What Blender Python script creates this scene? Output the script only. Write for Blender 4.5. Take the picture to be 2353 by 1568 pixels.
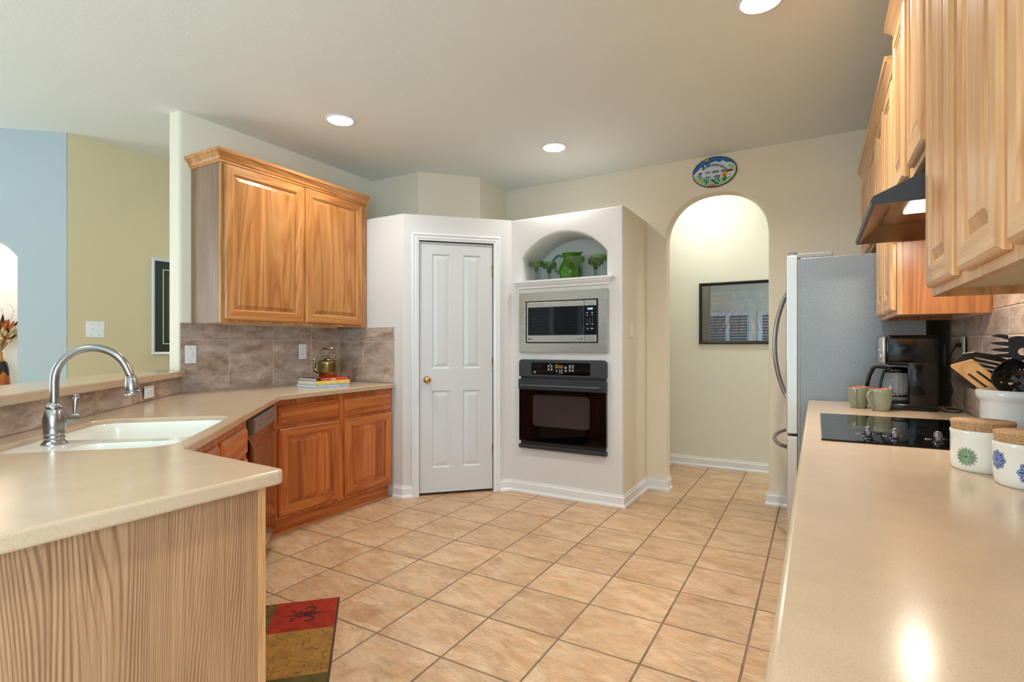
import bpy, bmesh, math, random
from mathutils import Vector, Matrix
random.seed(7)
PI = math.pi
R2 = math.sqrt(2)
scene = bpy.context.scene
for o in list(bpy.data.objects):
    bpy.data.objects.remove(o)
C = scene.collection

# ------------------------------------------------------------------ camera
EYE = 1.20938
cam_d = bpy.data.cameras.new('camera')
cam = bpy.data.objects.new('camera', cam_d); C.objects.link(cam)
cam.location = (0, 0, EYE)
cam.rotation_euler = (PI / 2, 0, 0.5258)
cam_d.sensor_fit = 'HORIZONTAL'; cam_d.sensor_width = 36.0
cam_d.lens = 1208.0 / 2353.0 * 36.0
cam_d.shift_y = 10.1 / 2353.0
cam_d.clip_start = 0.03; cam_d.clip_end = 100
scene.camera = cam

# ------------------------------------------------------------------ view + world
vs = scene.view_settings
scene.display_settings.display_device = 'sRGB'
vs.view_transform = 'Standard'; vs.look = 'None'; vs.gamma = 1.0
vs.use_curve_mapping = False
vs.exposure = 0.34
world = bpy.data.worlds.new('sky'); scene.world = world
world.use_nodes = True
wn = world.node_tree.nodes; wl = world.node_tree.links
wn.clear()
wo = wn.new('ShaderNodeOutputWorld'); wb = wn.new('ShaderNodeBackground'); sky = wn.new('ShaderNodeTexSky')
sky.sky_type = 'HOSEK_WILKIE'; sky.turbidity = 3.0; sky.sun_direction = (0.2, 0.6, 0.75)
wb.inputs['Strength'].default_value = 1.0
wl.new(sky.outputs[0], wb.inputs[0]); wl.new(wb.outputs[0], wo.inputs[0])

CEIL = 2.725
BACK_Y = -3.2          # wall behind the viewer, with the windows
LEFT_X = -6.5

def area_light(name, loc, rot, sx, sy, power, col, shape='RECTANGLE', spread=PI):
    d = bpy.data.lights.new(name, 'AREA'); d.shape = shape
    d.size = sx
    if shape in ('RECTANGLE', 'ELLIPSE'): d.size_y = sy
    d.energy = power; d.color = col; d.spread = spread
    o = bpy.data.objects.new(name, d); C.objects.link(o)
    o.location = loc; o.rotation_euler = rot
    return o
DAY = (0.53, 0.80, 1.0)
DAY2 = (0.86, 0.93, 1.0)
WARM = (1.0, 0.93, 0.85)
# daylight through each window of the wall behind the viewer and of the far left wall
WINS = [(-2.45, -1.45, 0.75, 2.0), (-1.2, -0.2, 0.75, 2.0), (-5.9, -3.1, 0.25, 2.3)]
DAYP = 170.0
for (x0, x1, z0, z1) in WINS:
    area_light('window_daylight', ((x0 + x1) / 2, BACK_Y - 0.16, (z0 + z1) / 2), (PI / 2, 0, PI), x1 - x0, z1 - z0,
               DAYP * (2.6 if x0 > -2.6 else 0.15) * (x1 - x0) * (z1 - z0), DAY if x0 > -2.6 else DAY2)
area_light('window_daylight', (0.80, -1.85, 1.15), (PI / 2, 0, PI / 2), 1.9, 2.0, DAYP * 1.25, DAY)  # light of the window added on the right wall
area_light('window_daylight', (LEFT_X - 0.16, -1.6, 1.3), (PI / 2, 0, -PI / 2), 2.2, 2.0, DAYP * 0.75, DAY2)

# ------------------------------------------------------------------ colour + materials
def lin(c):
    return tuple(((v / 255) / 12.92 if v / 255 <= 0.04045 else (((v / 255) + 0.055) / 1.055) ** 2.4) for v in c) + (1.0,)

class NT:
    def __init__(s, name):
        s.m = bpy.data.materials.new(name); s.m.use_nodes = True
        s.n = s.m.node_tree.nodes; s.l = s.m.node_tree.links
        s.n.clear()
        s.out = s.n.new('ShaderNodeOutputMaterial')
        s.b = s.n.new('ShaderNodeBsdfPrincipled')
        s.l.new(s.b.outputs[0], s.out.inputs[0])
    def new(s, t, **kw):
        n = s.n.new(t)
        for k, v in kw.items():
            if k in n.bl_rna.properties: setattr(n, k, v)
            else: n.inputs[k.replace('_', ' ')].default_value = v
        return n
    def link(s, a, b): s.l.new(a, b)
    def coords(s, scale=(1, 1, 1), rnd=True, kind='Object'):
        tc = s.new('ShaderNodeTexCoord')
        src = tc.outputs[kind]
        if rnd:
            oi = s.new('ShaderNodeObjectInfo')
            ml = s.new('ShaderNodeMath', operation='MULTIPLY'); ml.inputs[1].default_value = 37.0
            s.link(oi.outputs['Random'], ml.inputs[0])
            ad = s.new('ShaderNodeVectorMath', operation='ADD')
            s.link(src, ad.inputs[0]); s.link(ml.outputs[0], ad.inputs[1]); src = ad.outputs[0]
        mp = s.new('ShaderNodeMapping'); mp.inputs['Scale'].default_value = scale
        s.link(src, mp.inputs[0])
        return mp.outputs[0]
    def noise(s, vec, scale, detail=4, rough=0.55, dist=0.0):
        n = s.new('ShaderNodeTexNoise'); n.inputs['Scale'].default_value = scale
        n.inputs['Detail'].default_value = detail; n.inputs['Roughness'].default_value = rough
        n.inputs['Distortion'].default_value = dist
        s.link(vec, n.inputs['Vector']); return n.outputs['Fac']
    def ramp(s, fac, stops):
        r = s.new('ShaderNodeValToRGB')
        e = r.color_ramp.elements
        e[0].position = stops[0][0]; e[0].color = stops[0][1]
        e[1].position = stops[-1][0]; e[1].color = stops[-1][1]
        for p, c in stops[1:-1]:
            x = e.new(p); x.color = c
        s.link(fac, r.inputs[0]); return r.outputs[0]
    def mix(s, fac, a, b, mode='MIX'):
        m = s.new('ShaderNodeMix', data_type='RGBA', blend_type=mode)
        if isinstance(fac, float): m.inputs[0].default_value = fac
        else: s.link(fac, m.inputs[0])
        for i, v in ((6, a), (7, b)):
            if isinstance(v, tuple): m.inputs[i].default_value = v
            else: s.link(v, m.inputs[i])
        return m.outputs[2]
    def math(s, op, a, b=0.0):
        m = s.new('ShaderNodeMath', operation=op)
        for i, v in ((0, a), (1, b)):
            if isinstance(v, (int, float)): m.inputs[i].default_value = v
            else: s.link(v, m.inputs[i])
        return m.outputs[0]
    def bump(s, h, strength=0.2, dist=0.002):
        b = s.new('ShaderNodeBump'); b.inputs['Strength'].default_value = strength
        b.inputs['Distance'].default_value = dist
        s.link(h, b.inputs['Height']); s.link(b.outputs[0], s.b.inputs['Normal'])
    def set(s, **kw):
        names = {'rough': 'Roughness', 'metal': 'Metallic', 'coat': 'Coat Weight', 'coatr': 'Coat Roughness',
                 'trans': 'Transmission Weight', 'ior': 'IOR', 'spec': 'Specular IOR Level', 'alpha': 'Alpha',
                 'es': 'Emission Strength', 'sheen': 'Sheen Weight', 'aniso': 'Anisotropic'}
        for k, v in kw.items(): s.b.inputs[names[k]].default_value = v
        return s
    def color(s, c):
        if isinstance(c, tuple): s.b.inputs['Base Color'].default_value = c
        else: s.link(c, s.b.inputs['Base Color'])
        return s

def plain(name, rgb, rough=0.5, metal=0.0, **kw):
    t = NT(name); t.color(lin(rgb)); t.set(rough=rough, metal=metal, **kw); return t.m

def paint(name, rgb, bump=0.25, scale=95, rough=0.7):
    t = NT(name)
    v = t.coords(rnd=False)
    n2 = t.noise(v, 1.3, 2)
    c0 = lin(rgb); c1 = tuple(x * 0.95 for x in c0[:3]) + (1,)
    t.color(t.mix(n2, c1, c0)); t.set(rough=rough, spec=0.3)
    n = t.noise(v, scale, 2, 0.6)
    t.bump(n, bump, 0.0025)
    return t.m

def wood(name, dark, mid, light, axis='Z', strips=True, stripw=8.5, rough=0.32, streak=0.4, figure=1.0, soft=True, bands=6.0):
    t = NT(name)
    sc = {'Z': (1, 1, 0.085), 'X': (0.085, 1, 1), 'Y': (1, 0.085, 1)}[axis]
    v = t.coords(scale=sc)
    big = t.noise(v, 5.5 * figure, 3, 0.5, 1.1)
    rings = t.math('FRACT', t.math('MULTIPLY', big, bands))
    tri = t.math('ABSOLUTE', t.math('SUBTRACT', rings, 0.5))
    tri = t.math('MULTIPLY', tri, 2.0)
    dk = tuple(a * 0.55 + b * 0.45 for a, b in zip(lin(mid), lin(dark)))
    col = t.ramp(tri, [(0.0, dk if strips or soft else lin(dark)), (0.25, lin(mid)), (1.0, lin(light))])
    sc2 = {'Z': (1, 1, 0.02), 'X': (0.02, 1, 1), 'Y': (1, 0.02, 1)}[axis]
    v2 = t.coords(scale=sc2)
    fine = t.noise(v2, 160, 3, 0.6)
    fcol = t.ramp(fine, [(0.3, (0.62, 0.55, 0.5, 1)), (0.62, (1, 1, 1, 1))])
    col = t.mix(streak, col, t.mix(1.0, col, fcol, 'MULTIPLY'))
    med = t.noise(v2, 22, 3, 0.55)
    mcol = t.ramp(med, [(0.32, (0.88, 0.85, 0.82, 1)), (0.68, (1.05, 1.04, 1.03, 1))])
    col = t.mix(1.0, col, mcol, 'MULTIPLY')
    if strips:
        tc = t.new('ShaderNodeTexCoord'); sp = t.new('ShaderNodeSeparateXYZ')
        t.link(tc.outputs['Object'], sp.inputs[0])
        oi = t.new('ShaderNodeObjectInfo')
        a = t.math('ADD', t.math('MULTIPLY', sp.outputs['X'], stripw), t.math('MULTIPLY', oi.outputs['Random'], 31.0))
        f = t.math('FLOOR', a)
        wnz = t.new('ShaderNodeTexWhiteNoise', noise_dimensions='1D'); t.link(f, wnz.inputs['W'])
        scol = t.ramp(wnz.outputs['Value'], [(0.0, (0.80, 0.74, 0.68, 1)), (1.0, (1.1, 1.1, 1.1, 1))])
        col = t.mix(1.0, col, scol, 'MULTIPLY')
    t.color(col); t.set(rough=rough, coat=0.15, coatr=0.25)
    t.bump(fine, 0.08, 0.001)
    return t.m

M = {}
M['ceiling'] = paint('ceiling_paint', (232, 238, 234), 0.35, 60)
M['beige'] = paint('beige_wall_paint', (236, 228, 209), 0.3)
M['hall'] = paint('cream_hall_paint', (230, 231, 220), 0.3)
M['yellow'] = paint('tan_yellow_wall_paint', (218, 202, 164), 0.3)
M['blue'] = paint('daylight_blue_wall_tint', (178, 189, 192), 0.15)  # cool daylight on this wall is put into its colour
M['white_wall'] = paint('warm_white_wall_paint', (220, 221, 222), 0.4)
M['cream'] = paint('cream_niche_paint', (238, 228, 214), 0.5)
M['trim'] = plain('white_trim_enamel', (232, 237, 242), 0.3, coat=0.2)
M['door_white'] = plain('white_door_enamel', (212, 217, 221), 0.35)
WL, WM, WD = (208, 152, 92), (190, 128, 68), (150, 90, 42)
M['wood_v'] = wood('honey_wood_vertical', WD, WM, WL, 'Z')
M['wood_s'] = wood('honey_wood_stile', WD, WM, WL, 'Z', strips=False)
M['wood_x'] = wood('honey_wood_rail', WD, WM, WL, 'X', strips=False)
M['wood_y'] = wood('honey_wood_return', WD, WM, WL, 'Y', strips=False)
RL, RM, RD = (212, 132, 68), (194, 108, 48), (142, 72, 30)  # same cabinet wood, its deeper look under dimmer light put into the colour
M['red_v'] = wood('shaded_wood_vertical', RD, RM, RL, 'Z')
M['red_s'] = wood('shaded_wood_stile', RD, RM, RL, 'Z', strips=False)
M['red_x'] = wood('shaded_wood_rail', RD, RM, RL, 'X', strips=False)
def laminate(name, dark, mid, light):
    t = NT(name)
    tc = t.new('ShaderNodeTexCoord'); sp = t.new('ShaderNodeSeparateXYZ'); t.link(tc.outputs['Object'], sp.inputs[0])
    b = t.coords(scale=(1, 1, 0.13), rnd=False)
    w = t.noise(b, 4.0, 2, 0.4, 0.0)
    u = t.math('ADD', sp.outputs['Y'], t.math('MULTIPLY', w, 0.26))
    g = t.math('MULTIPLY', t.math('ABSOLUTE', t.math('SUBTRACT', t.math('FRACT', t.math('MULTIPLY', u, 150.0)), 0.5)), 2.0)
    a = t.coords(scale=(1, 1, 0.012), rnd=False)
    f1 = t.noise(a, 160, 4, 0.7, 0.1)
    k = t.noise(b, 14, 2, 0.5)
    ln = t.math('ADD', g, t.math('MULTIPLY', t.math('SUBTRACT', k, 0.5), 1.6))
    c = t.ramp(f1, [(0.35, lin(mid)), (0.62, lin(light))])
    c = t.mix(t.ramp(ln, [(0.0, (0.62, 0.62, 0.62, 1)), (0.5, (0, 0, 0, 1))]), c, lin(dark))
    t.color(c); t.set(rough=0.42); return t.m
PL, PM, PD = (226, 184, 136), (216, 168, 116), (184, 126, 76)  # same cabinet wood again, brighter light on the right put into the colour
M['pale_v'] = wood('lit_wood_vertical', PD, PM, PL, 'Z', stripw=6)
M['pale_s'] = wood('lit_wood_stile', PD, PM, PL, 'Z', strips=False)
M['pale_x'] = wood('lit_wood_rail', PD, PM, PL, 'X', strips=False)
M['pale_y'] = wood('lit_wood_return', PD, PM, PL, 'Y', strips=False)
M['side_panel'] = laminate('striped_laminate', (112, 72, 50), (166, 124, 90), (190, 150, 114))
M['side_panel_shaded'] = laminate('shaded_laminate', (84, 60, 46), (132, 102, 80), (156, 126, 100))  # darker copy of the striped laminate, the side's shade is in its colour
M['inside'] = plain('cabinet_inside_board', (214, 196, 168), 0.6)
M['dark_gap'] = plain('dark_recess', (18, 14, 12), 0.8)

def counter_mat(name, rgb, spk):
    t = NT(name); v = t.coords(rnd=False)
    n = t.noise(v, 420, 2, 0.6)
    c = t.ramp(n, [(0.30, lin(spk)), (0.40, lin(rgb)), (0.75, tuple(min(1, x * 1.05) for x in lin(rgb)[:3]) + (1,))])
    n2 = t.noise(v, 9, 3)
    c = t.mix(1.0, c, t.ramp(n2, [(0.3, (0.95, 0.95, 0.95, 1)), (0.7, (1.03, 1.03, 1.03, 1))]), 'MULTIPLY')
    t.color(c); t.set(rough=0.19, spec=0.55)
    return t.m
M['counter'] = counter_mat('beige_solid_surface', (198, 174, 147), (182, 156, 128))

def tile_floor():
    t = NT('tan_slate_floor_tile')
    tc = t.new('ShaderNodeTexCoord'); sp = t.new('ShaderNodeSeparateXYZ'); t.link(tc.outputs['Object'], sp.inputs[0])
    P_ = 0.34
    ax = t.math('DIVIDE', t.math('ADD', sp.outputs['X'], 0.2419 + 40 * P_), P_)
    ay = t.math('DIVIDE', t.math('ADD', sp.outputs['Y'], -2.3056 + 40 * P_), P_)
    fx = t.math('FRACT', ax); fy = t.math('FRACT', ay)
    ex = t.math('MINIMUM', fx, t.math('SUBTRACT', 1.0, fx)); ey = t.math('MINIMUM', fy, t.math('SUBTRACT', 1.0, fy))
    e = t.math('MINIMUM', ex, ey)
    cx = t.math('FLOOR', ax); cy = t.math('FLOOR', ay)
    cv = t.new('ShaderNodeCombineXYZ'); t.link(cx, cv.inputs[0]); t.link(cy, cv.inputs[1])
    w = t.new('ShaderNodeTexWhiteNoise', noise_dimensions='3D'); t.link(cv.outputs[0], w.inputs['Vector'])
    # every tile gets its own cut of the stone, turned one way or the other
    off = t.new('ShaderNodeVectorMath', operation='SCALE'); t.link(w.outputs['Color'], off.inputs[0]); off.inputs['Scale'].default_value = 20.0
    ad = t.new('ShaderNodeVectorMath', operation='ADD'); t.link(tc.outputs['Object'], ad.inputs[0]); t.link(off.outputs[0], ad.inputs[1])
    rot = t.new('ShaderNodeMapping'); rot.inputs['Rotation'].default_value = (0, 0, 0.7); rot.inputs['Scale'].default_value = (1, 2.2, 1)
    t.link(ad.outputs[0], rot.inputs[0])
    v = rot.outputs[0]
    n1 = t.noise(v, 4.5, 5, 0.6, 1.0)
    base = t.ramp(n1, [(0.28, lin((184, 148, 112))), (0.5, lin((208, 176, 142))), (0.72, lin((222, 198, 168)))])
    vs_ = t.new('ShaderNodeMapping'); vs_.inputs['Scale'].default_value = (1, 2.4, 1); t.link(v, vs_.inputs[0])
    sk = t.noise(vs_.outputs[0], 12, 4, 0.6, 0.3)
    base = t.mix(1.0, base, t.ramp(sk, [(0.35, (0.90, 0.88, 0.85, 1)), (0.65, (1.08, 1.07, 1.06, 1))]), 'MULTIPLY')
    n3 = t.noise(v, 9, 3, 0.5, 0.4)
    base = t.mix(t.ramp(n3, [(0.52, (0, 0, 0, 1)), (0.72, (0.45, 0.45, 0.45, 1))]), base, lin((208, 154, 98)))
    tone = t.ramp(w.outputs['Value'], [(0, (0.92, 0.91, 0.90, 1)), (1, (1.05, 1.05, 1.04, 1))])
    base = t.mix(1.0, base, tone, 'MULTIPLY')
    ridge = t.noise(v, 9, 5, 0.6, 0.5)
    rr = t.math('ABSOLUTE', t.math('SUBTRACT', ridge, 0.5))
    vein = t.ramp(ridge, [(0.40, (1, 1, 1, 1)), (0.48, (0.91, 0.87, 0.82, 1)), (0.51, (1.05, 1.05, 1.05, 1)), (0.58, (1, 1, 1, 1))])
    base = t.mix(0.75, base, t.mix(1.0, base, vein, 'MULTIPLY'))
    gm = t.ramp(e, [(0.0090, (1, 1, 1, 1)), (0.0125, (0, 0, 0, 1))])
    gn = t.noise(t.coords(rnd=False), 3.0, 3)
    grout = t.ramp(gn, [(0.35, lin((120, 98, 82))), (0.75, lin((160, 136, 112)))])
    t.color(t.mix(gm, base, grout))
    t.link(t.math('ADD', t.math('MULTIPLY', gm, 0.4), 0.33), t.b.inputs['Roughness'])
    h = t.math('SUBTRACT', t.math('ADD', t.math('MULTIPLY', n1, 1.0), t.math('MULTIPLY', t.ramp(ridge, [(0.44, (0, 0, 0, 1)), (0.53, (1, 1, 1, 1))]), 0.30)), t.math('MULTIPLY', gm, 0.8))
    t.bump(h, 0.8, 0.008)
    return t.m
M['floor'] = tile_floor()

def wall_tile():
    t = NT('grey_brown_slate_wall_tile')
    geo = t.new('ShaderNodeNewGeometry')
    tc = t.new('ShaderNodeTexCoord')
    cv = t.new('ShaderNodeCombineXYZ')
    for i, k in enumerate((31.0, 17.0, 23.0)): t.link(t.math('MULTIPLY', geo.outputs['Random Per Island'], k), cv.inputs[i])
    ad = t.new('ShaderNodeVectorMath', operation='ADD'); t.link(tc.outputs['Object'], ad.inputs[0]); t.link(cv.outputs[0], ad.inputs[1])
    mp = t.new('ShaderNodeMapping'); mp.inputs['Rotation'].default_value = (0.45, 0.45, 0.0); mp.inputs['Scale'].default_value = (1, 1, 2.6)
    t.link(ad.outputs[0], mp.inputs[0]); v = mp.outputs[0]
    n1 = t.noise(v, 5.0, 6, 0.62, 0.5)
    c = t.ramp(n1, [(0.34, lin((146, 120, 104))), (0.5, lin((178, 156, 140))), (0.66, lin((206, 190, 178)))])
    n2 = t.noise(v, 3.0, 2, 0.5, 0.3)
    c = t.mix(t.ramp(n2, [(0.48, (0, 0, 0, 1)), (0.70, (0.55, 0.55, 0.55, 1))]), c, lin((168, 164, 166)))
    tone = t.ramp(geo.outputs['Random Per Island'], [(0, (0.93, 0.92, 0.91, 1)), (1, (1.05, 1.04, 1.03, 1))])
    c = t.mix(1.0, c, tone, 'MULTIPLY')
    rg = t.noise(v, 11, 4, 0.6, 0.7)
    st = t.ramp(rg, [(0.52, (0, 0, 0, 1)), (0.56, (1, 1, 1, 1)), (0.60, (0, 0, 0, 1))])
    c = t.mix(t.math('MULTIPLY', st, 0.28), c, lin((226, 214, 204)))
    t.color(c); t.set(rough=0.36)
    hs = t.ramp(rg, [(0.50, (0, 0, 0, 1)), (0.56, (1, 1, 1, 1))])
    t.bump(t.math('ADD', t.math('MULTIPLY', n1, 1.4), t.math('MULTIPLY', hs, 0.35)), 0.45, 0.005)
    return t.m
M['walltile'] = wall_tile()
M['grout'] = plain('tan_grout', (206, 188, 170), 0.9)

def steel(name, rgb, rough=0.28, axis=(1, 1, 60), bump=0.003, metal=1.0):
    t = NT(name); v = t.coords(scale=axis, rnd=False)
    n = t.noise(v, 14, 3, 0.6)
    c = lin(rgb)
    t.color(t.mix(n, tuple(x * 0.95 for x in c[:3]) + (1,), c)); t.set(metal=metal)
    t.link(t.math('ADD', t.math('MULTIPLY', n, 0.10), rough - 0.05), t.b.inputs['Roughness'])
    t.bump(n, bump, 0.001)
    return t.m
M['steel'] = steel('brushed_stainless', (172, 167, 160))
M['nickel'] = steel('brushed_nickel', (160, 158, 158), 0.26, (1, 1, 0.3), 0.01)
M['door_steel'] = plain('smooth_stainless_door', (206, 207, 210), 0.28, 0.75)
M['grey_steel'] = plain('grey_stainless_panel', (150, 146, 144), 0.34, 0.55)
M['chrome'] = plain('dark_chrome', (128, 128, 134), 0.1, 1.0)
M['brass'] = plain('polished_brass', (212, 178, 112), 0.14, 1.0)
M['old_brass'] = plain('antique_brass', (140, 126, 80), 0.22, 1.0)
M['black_gloss'] = plain('black_gloss_plastic', (8, 9, 12), 0.12)
M['black_satin'] = plain('black_nylon', (24, 25, 28), 0.42)
M['oven_frame'] = plain('slate_black_enamel', (58, 64, 72), 0.34, 0.3)
M['black_glass'] = plain('black_glass', (5, 5, 7), 0.04, spec=0.3)
M['window_glass_oven'] = plain('smoked_oven_glass', (56, 50, 54), 0.06, spec=0.6)
M['hood_blue'] = plain('dark_slate_enamel', (52, 62, 74), 0.4)
M['hood_inner'] = plain('bronze_tinted_steel', (112, 96, 80), 0.35, 0.9)
M['sink'] = plain('ivory_sink', (238, 236, 226), 0.18, coat=0.4)
M['white_plastic'] = plain('white_plastic', (236, 238, 240), 0.35)
M['grey_plastic'] = plain('grey_plastic', (150, 152, 156), 0.4)
M['white_glaze'] = plain('white_glazed_ceramic', (236, 236, 230), 0.12, coat=0.4)
M['crock_glaze'] = plain('grey_white_glazed_stoneware', (222, 226, 230), 0.12, coat=0.4)
M['mug_green'] = plain('sage_green_glaze', (134, 140, 122), 0.15, coat=0.4)
M['mug_orange'] = plain('orange_glaze', (206, 92, 36), 0.15, coat=0.4)
M['ink'] = plain('navy_ink', (24, 38, 96), 0.4)
M['grey_ink'] = plain('pale_grey_ink', (205, 208, 212), 0.4)
M['dark_ink'] = plain('dark_ink', (40, 42, 40), 0.5)
M['olive_lcd'] = plain('olive_display', (112, 98, 40), 0.2)
M['black_frame'] = plain('black_lacquer', (16, 16, 18), 0.25)
M['white_frame'] = plain('white_picture_frame', (222, 228, 236), 0.3)
M['green_mat'] = plain('dark_green_mat_board', (48, 54, 42), 0.7)
M['blue_mat'] = plain('slate_blue_mat_board', (62, 72, 92), 0.5)

def fridge_side():
    t = NT('grey_textured_steel'); v = t.coords(rnd=False)
    n = t.noise(v, 110, 3, 0.7)
    n2 = t.noise(v, 3.0, 2)
    c = t.ramp(n, [(0.35, lin((136, 144, 152))), (0.65, lin((150, 158, 166)))])
    t.color(t.mix(1.0, c, t.ramp(n2, [(0.3, (0.95, 0.95, 0.95, 1)), (0.7, (1.04, 1.04, 1.04, 1))]), 'MULTIPLY'))
    t.set(rough=0.36, metal=0.55); t.bump(n, 0.35, 0.001)
    return t.m
M['fridge_side'] = fridge_side()

def cork():
    t = NT('cork'); v = t.coords(rnd=False)
    n = t.noise(v, 260, 4, 0.75); n2 = t.noise(v, 60, 2)
    c = t.ramp(n, [(0.32, lin((128, 92, 62))), (0.5, lin((186, 146, 106))), (0.7, lin((206, 170, 130)))])
    t.color(t.mix(t.ramp(n2, [(0.55, (0, 0, 0, 1)), (0.7, (0.4, 0.4, 0.4, 1))]), c, lin((150, 112, 78)))); t.set(rough=0.85)
    t.bump(n, 0.3, 0.001); return t.m
M['cork'] = cork()
M['bamboo'] = wood('light_bamboo', (190, 130, 70), (222, 166, 104), (234, 184, 124), 'Y', strips=False, rough=0.5, streak=0.3)

def glass(name, rgb, rough=0.02, mixw=0.85, spec=1.0):
    # thin coloured glass: a tinted see-through sheet with a glossy skin
    t = NT(name)
    tr = t.new('ShaderNodeBsdfTransparent'); tr.inputs[0].default_value = lin(rgb)
    gl = t.new('ShaderNodeBsdfGlossy'); gl.inputs['Roughness'].default_value = rough
    lw = t.new('ShaderNodeLayerWeight'); lw.inputs[0].default_value = 0.5
    fr5 = t.math('ADD', t.math('MULTIPLY', t.math('POWER', lw.outputs['Facing'], 4.0), 0.8), 0.045)
    df = t.new('ShaderNodeBsdfDiffuse'); df.inputs[0].default_value = lin(rgb)
    m1 = t.new('ShaderNodeMixShader'); m1.inputs[0].default_value = mixw
    t.link(df.outputs[0], m1.inputs[1]); t.link(tr.outputs[0], m1.inputs[2])
    m2 = t.new('ShaderNodeMixShader'); t.link(t.math('MINIMUM', t.math('MULTIPLY', fr5, spec), 1.0), m2.inputs[0])
    t.link(m1.outputs[0], m2.inputs[1]); t.link(gl.outputs[0], m2.inputs[2])
    t.link(m2.outputs[0], t.out.inputs[0])
    return t.m
M['pane'] = glass('clear_pane', (250, 252, 252), mixw=1.0, spec=0.8)
M['carafe'] = glass('clear_carafe_glass', (236, 240, 244), mixw=0.90)
M['green_glass'] = glass('green_bowl_glass', (190, 216, 166), mixw=0.92)
M['green_deep'] = glass('deep_green_glass', (84, 140, 30), mixw=0.35)
M['stem_glass'] = glass('pale_stem_glass', (234, 242, 238), mixw=0.95)

def emit(name, rgb, strength):
    t = NT(name)
    e = t.new('ShaderNodeEmission'); e.inputs[0].default_value = lin(rgb); e.inputs[1].default_value = strength
    t.link(e.outputs[0], t.out.inputs[0]); return t.m
M['lamp_lens'] = emit('lit_lamp_lens', (255, 244, 224), 9.0)
M['clock_led'] = emit('blue_white_clock_digits', (190, 205, 255), 2.0)

# ------------------------------------------------------------------ mesh helpers
def bm_new(): return bmesh.new()

def box(bm, x0, y0, z0, x1, y1, z1, mi=0):
    if x1 < x0: x0, x1 = x1, x0
    if y1 < y0: y0, y1 = y1, y0
    if z1 < z0: z0, z1 = z1, z0
    v = [bm.verts.new(p) for p in ((x0, y0, z0), (x1, y0, z0), (x1, y1, z0), (x0, y1, z0), (x0, y0, z1), (x1, y0, z1), (x1, y1, z1), (x0, y1, z1))]
    fs = []
    for q in ((3, 2, 1, 0), (4, 5, 6, 7), (0, 1, 5, 4), (1, 2, 6, 5), (2, 3, 7, 6), (3, 0, 4, 7)):
        f = bm.faces.new([v[i] for i in q]); f.material_index = mi; fs.append(f)
    return v, fs

def rbox(bm, x0, y0, z0, x1, y1, z1, r, seg=2, mi=0):
    t = bmesh.new(); box(t, x0, y0, z0, x1, y1, z1)
    bmesh.ops.bevel(t, geom=list(t.edges), offset=r, segments=seg, profile=0.5, affect='EDGES')
    merge(bm, t, mi)

def merge(bm, t, mi=None, mat=None):
    if mat is not None: t.transform(mat)
    mp = {}
    for v in t.verts: mp[v] = bm.verts.new(v.co)
    for f in t.faces:
        try:
            g = bm.faces.new([mp[v] for v in f.verts])
        except ValueError: continue
        g.material_index = f.material_index if mi is None else mi
        g.smooth = f.smooth
    t.free()

def prism(bm, poly, z0, z1, mi=0):
    """footprint polygon (x,y) extruded from z0 to z1"""
    a = 0
    n = len(poly)
    for i in range(n): a += poly[i][0] * poly[(i + 1) % n][1] - poly[(i + 1) % n][0] * poly[i][1]
    if a < 0: poly = list(reversed(poly))
    lo = [bm.verts.new((p[0], p[1], z0)) for p in poly]; hi = [bm.verts.new((p[0], p[1], z1)) for p in poly]
    fs = [bm.faces.new(list(reversed(lo))), bm.faces.new(hi)]
    for i in range(n):
        j = (i + 1) % n
        fs.append(bm.faces.new((lo[i], lo[j], hi[j], hi[i])))
    for f in fs: f.material_index = mi
    return lo, hi

def xprism(bm, prof, x0, x1, mi=0):
    """profile polygon (y,z) extruded along x"""
    t = bmesh.new(); prism(t, prof, x0, x1)
    t.transform(Matrix(((0, 0, 1, 0), (1, 0, 0, 0), (0, 1, 0, 0), (0, 0, 0, 1))))
    merge(bm, t, mi)

def plate(outer, holes, th, bevel=0.0):
    """flat outline (x,z) with holes in the local y=0 plane, thickness th toward +y"""
    t = bmesh.new(); edges = []
    for loop in [outer] + list(holes):
        vs_ = [t.verts.new((p[0], 0, p[1])) for p in loop]
        for i in range(len(vs_)): edges.append(t.edges.new((vs_[i], vs_[(i + 1) % len(vs_)])))
    bmesh.ops.triangle_fill(t, use_beauty=True, use_dissolve=False, edges=edges)
    bmesh.ops.dissolve_limit(t, angle_limit=0.01, verts=list(t.verts), edges=[e for e in t.edges if not e.is_boundary])
    r = bmesh.ops.extrude_face_region(t, geom=list(t.faces))
    vv = [g for g in r['geom'] if isinstance(g, bmesh.types.BMVert)]
    bmesh.ops.translate(t, vec=(0, th, 0), verts=vv)
    bmesh.ops.recalc_face_normals(t, faces=list(t.faces))
    return t

def rings(bm, x0, z0, x1, z1, prof, cap=True, mi=0, mi_h=None, cap_mi=None):
    """nested rectangles on the local xz plane; prof = [(inset, y)]"""
    loops = []
    for ins, y in prof:
        loops.append([bm.verts.new(p) for p in ((x0 + ins, y, z0 + ins), (x1 - ins, y, z0 + ins), (x1 - ins, y, z1 - ins), (x0 + ins, y, z1 - ins))])
    for a, b in zip(loops[:-1], loops[1:]):
        for i in range(4):
            j = (i + 1) % 4
            f = bm.faces.new((a[i], a[j], b[j], b[i]))
            f.material_index = (mi_h if (mi_h is not None and i in (0, 2)) else mi)
    if cap:
        f = bm.faces.new(loops[-1]); f.material_index = mi if cap_mi is None else cap_mi
    return loops

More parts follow.
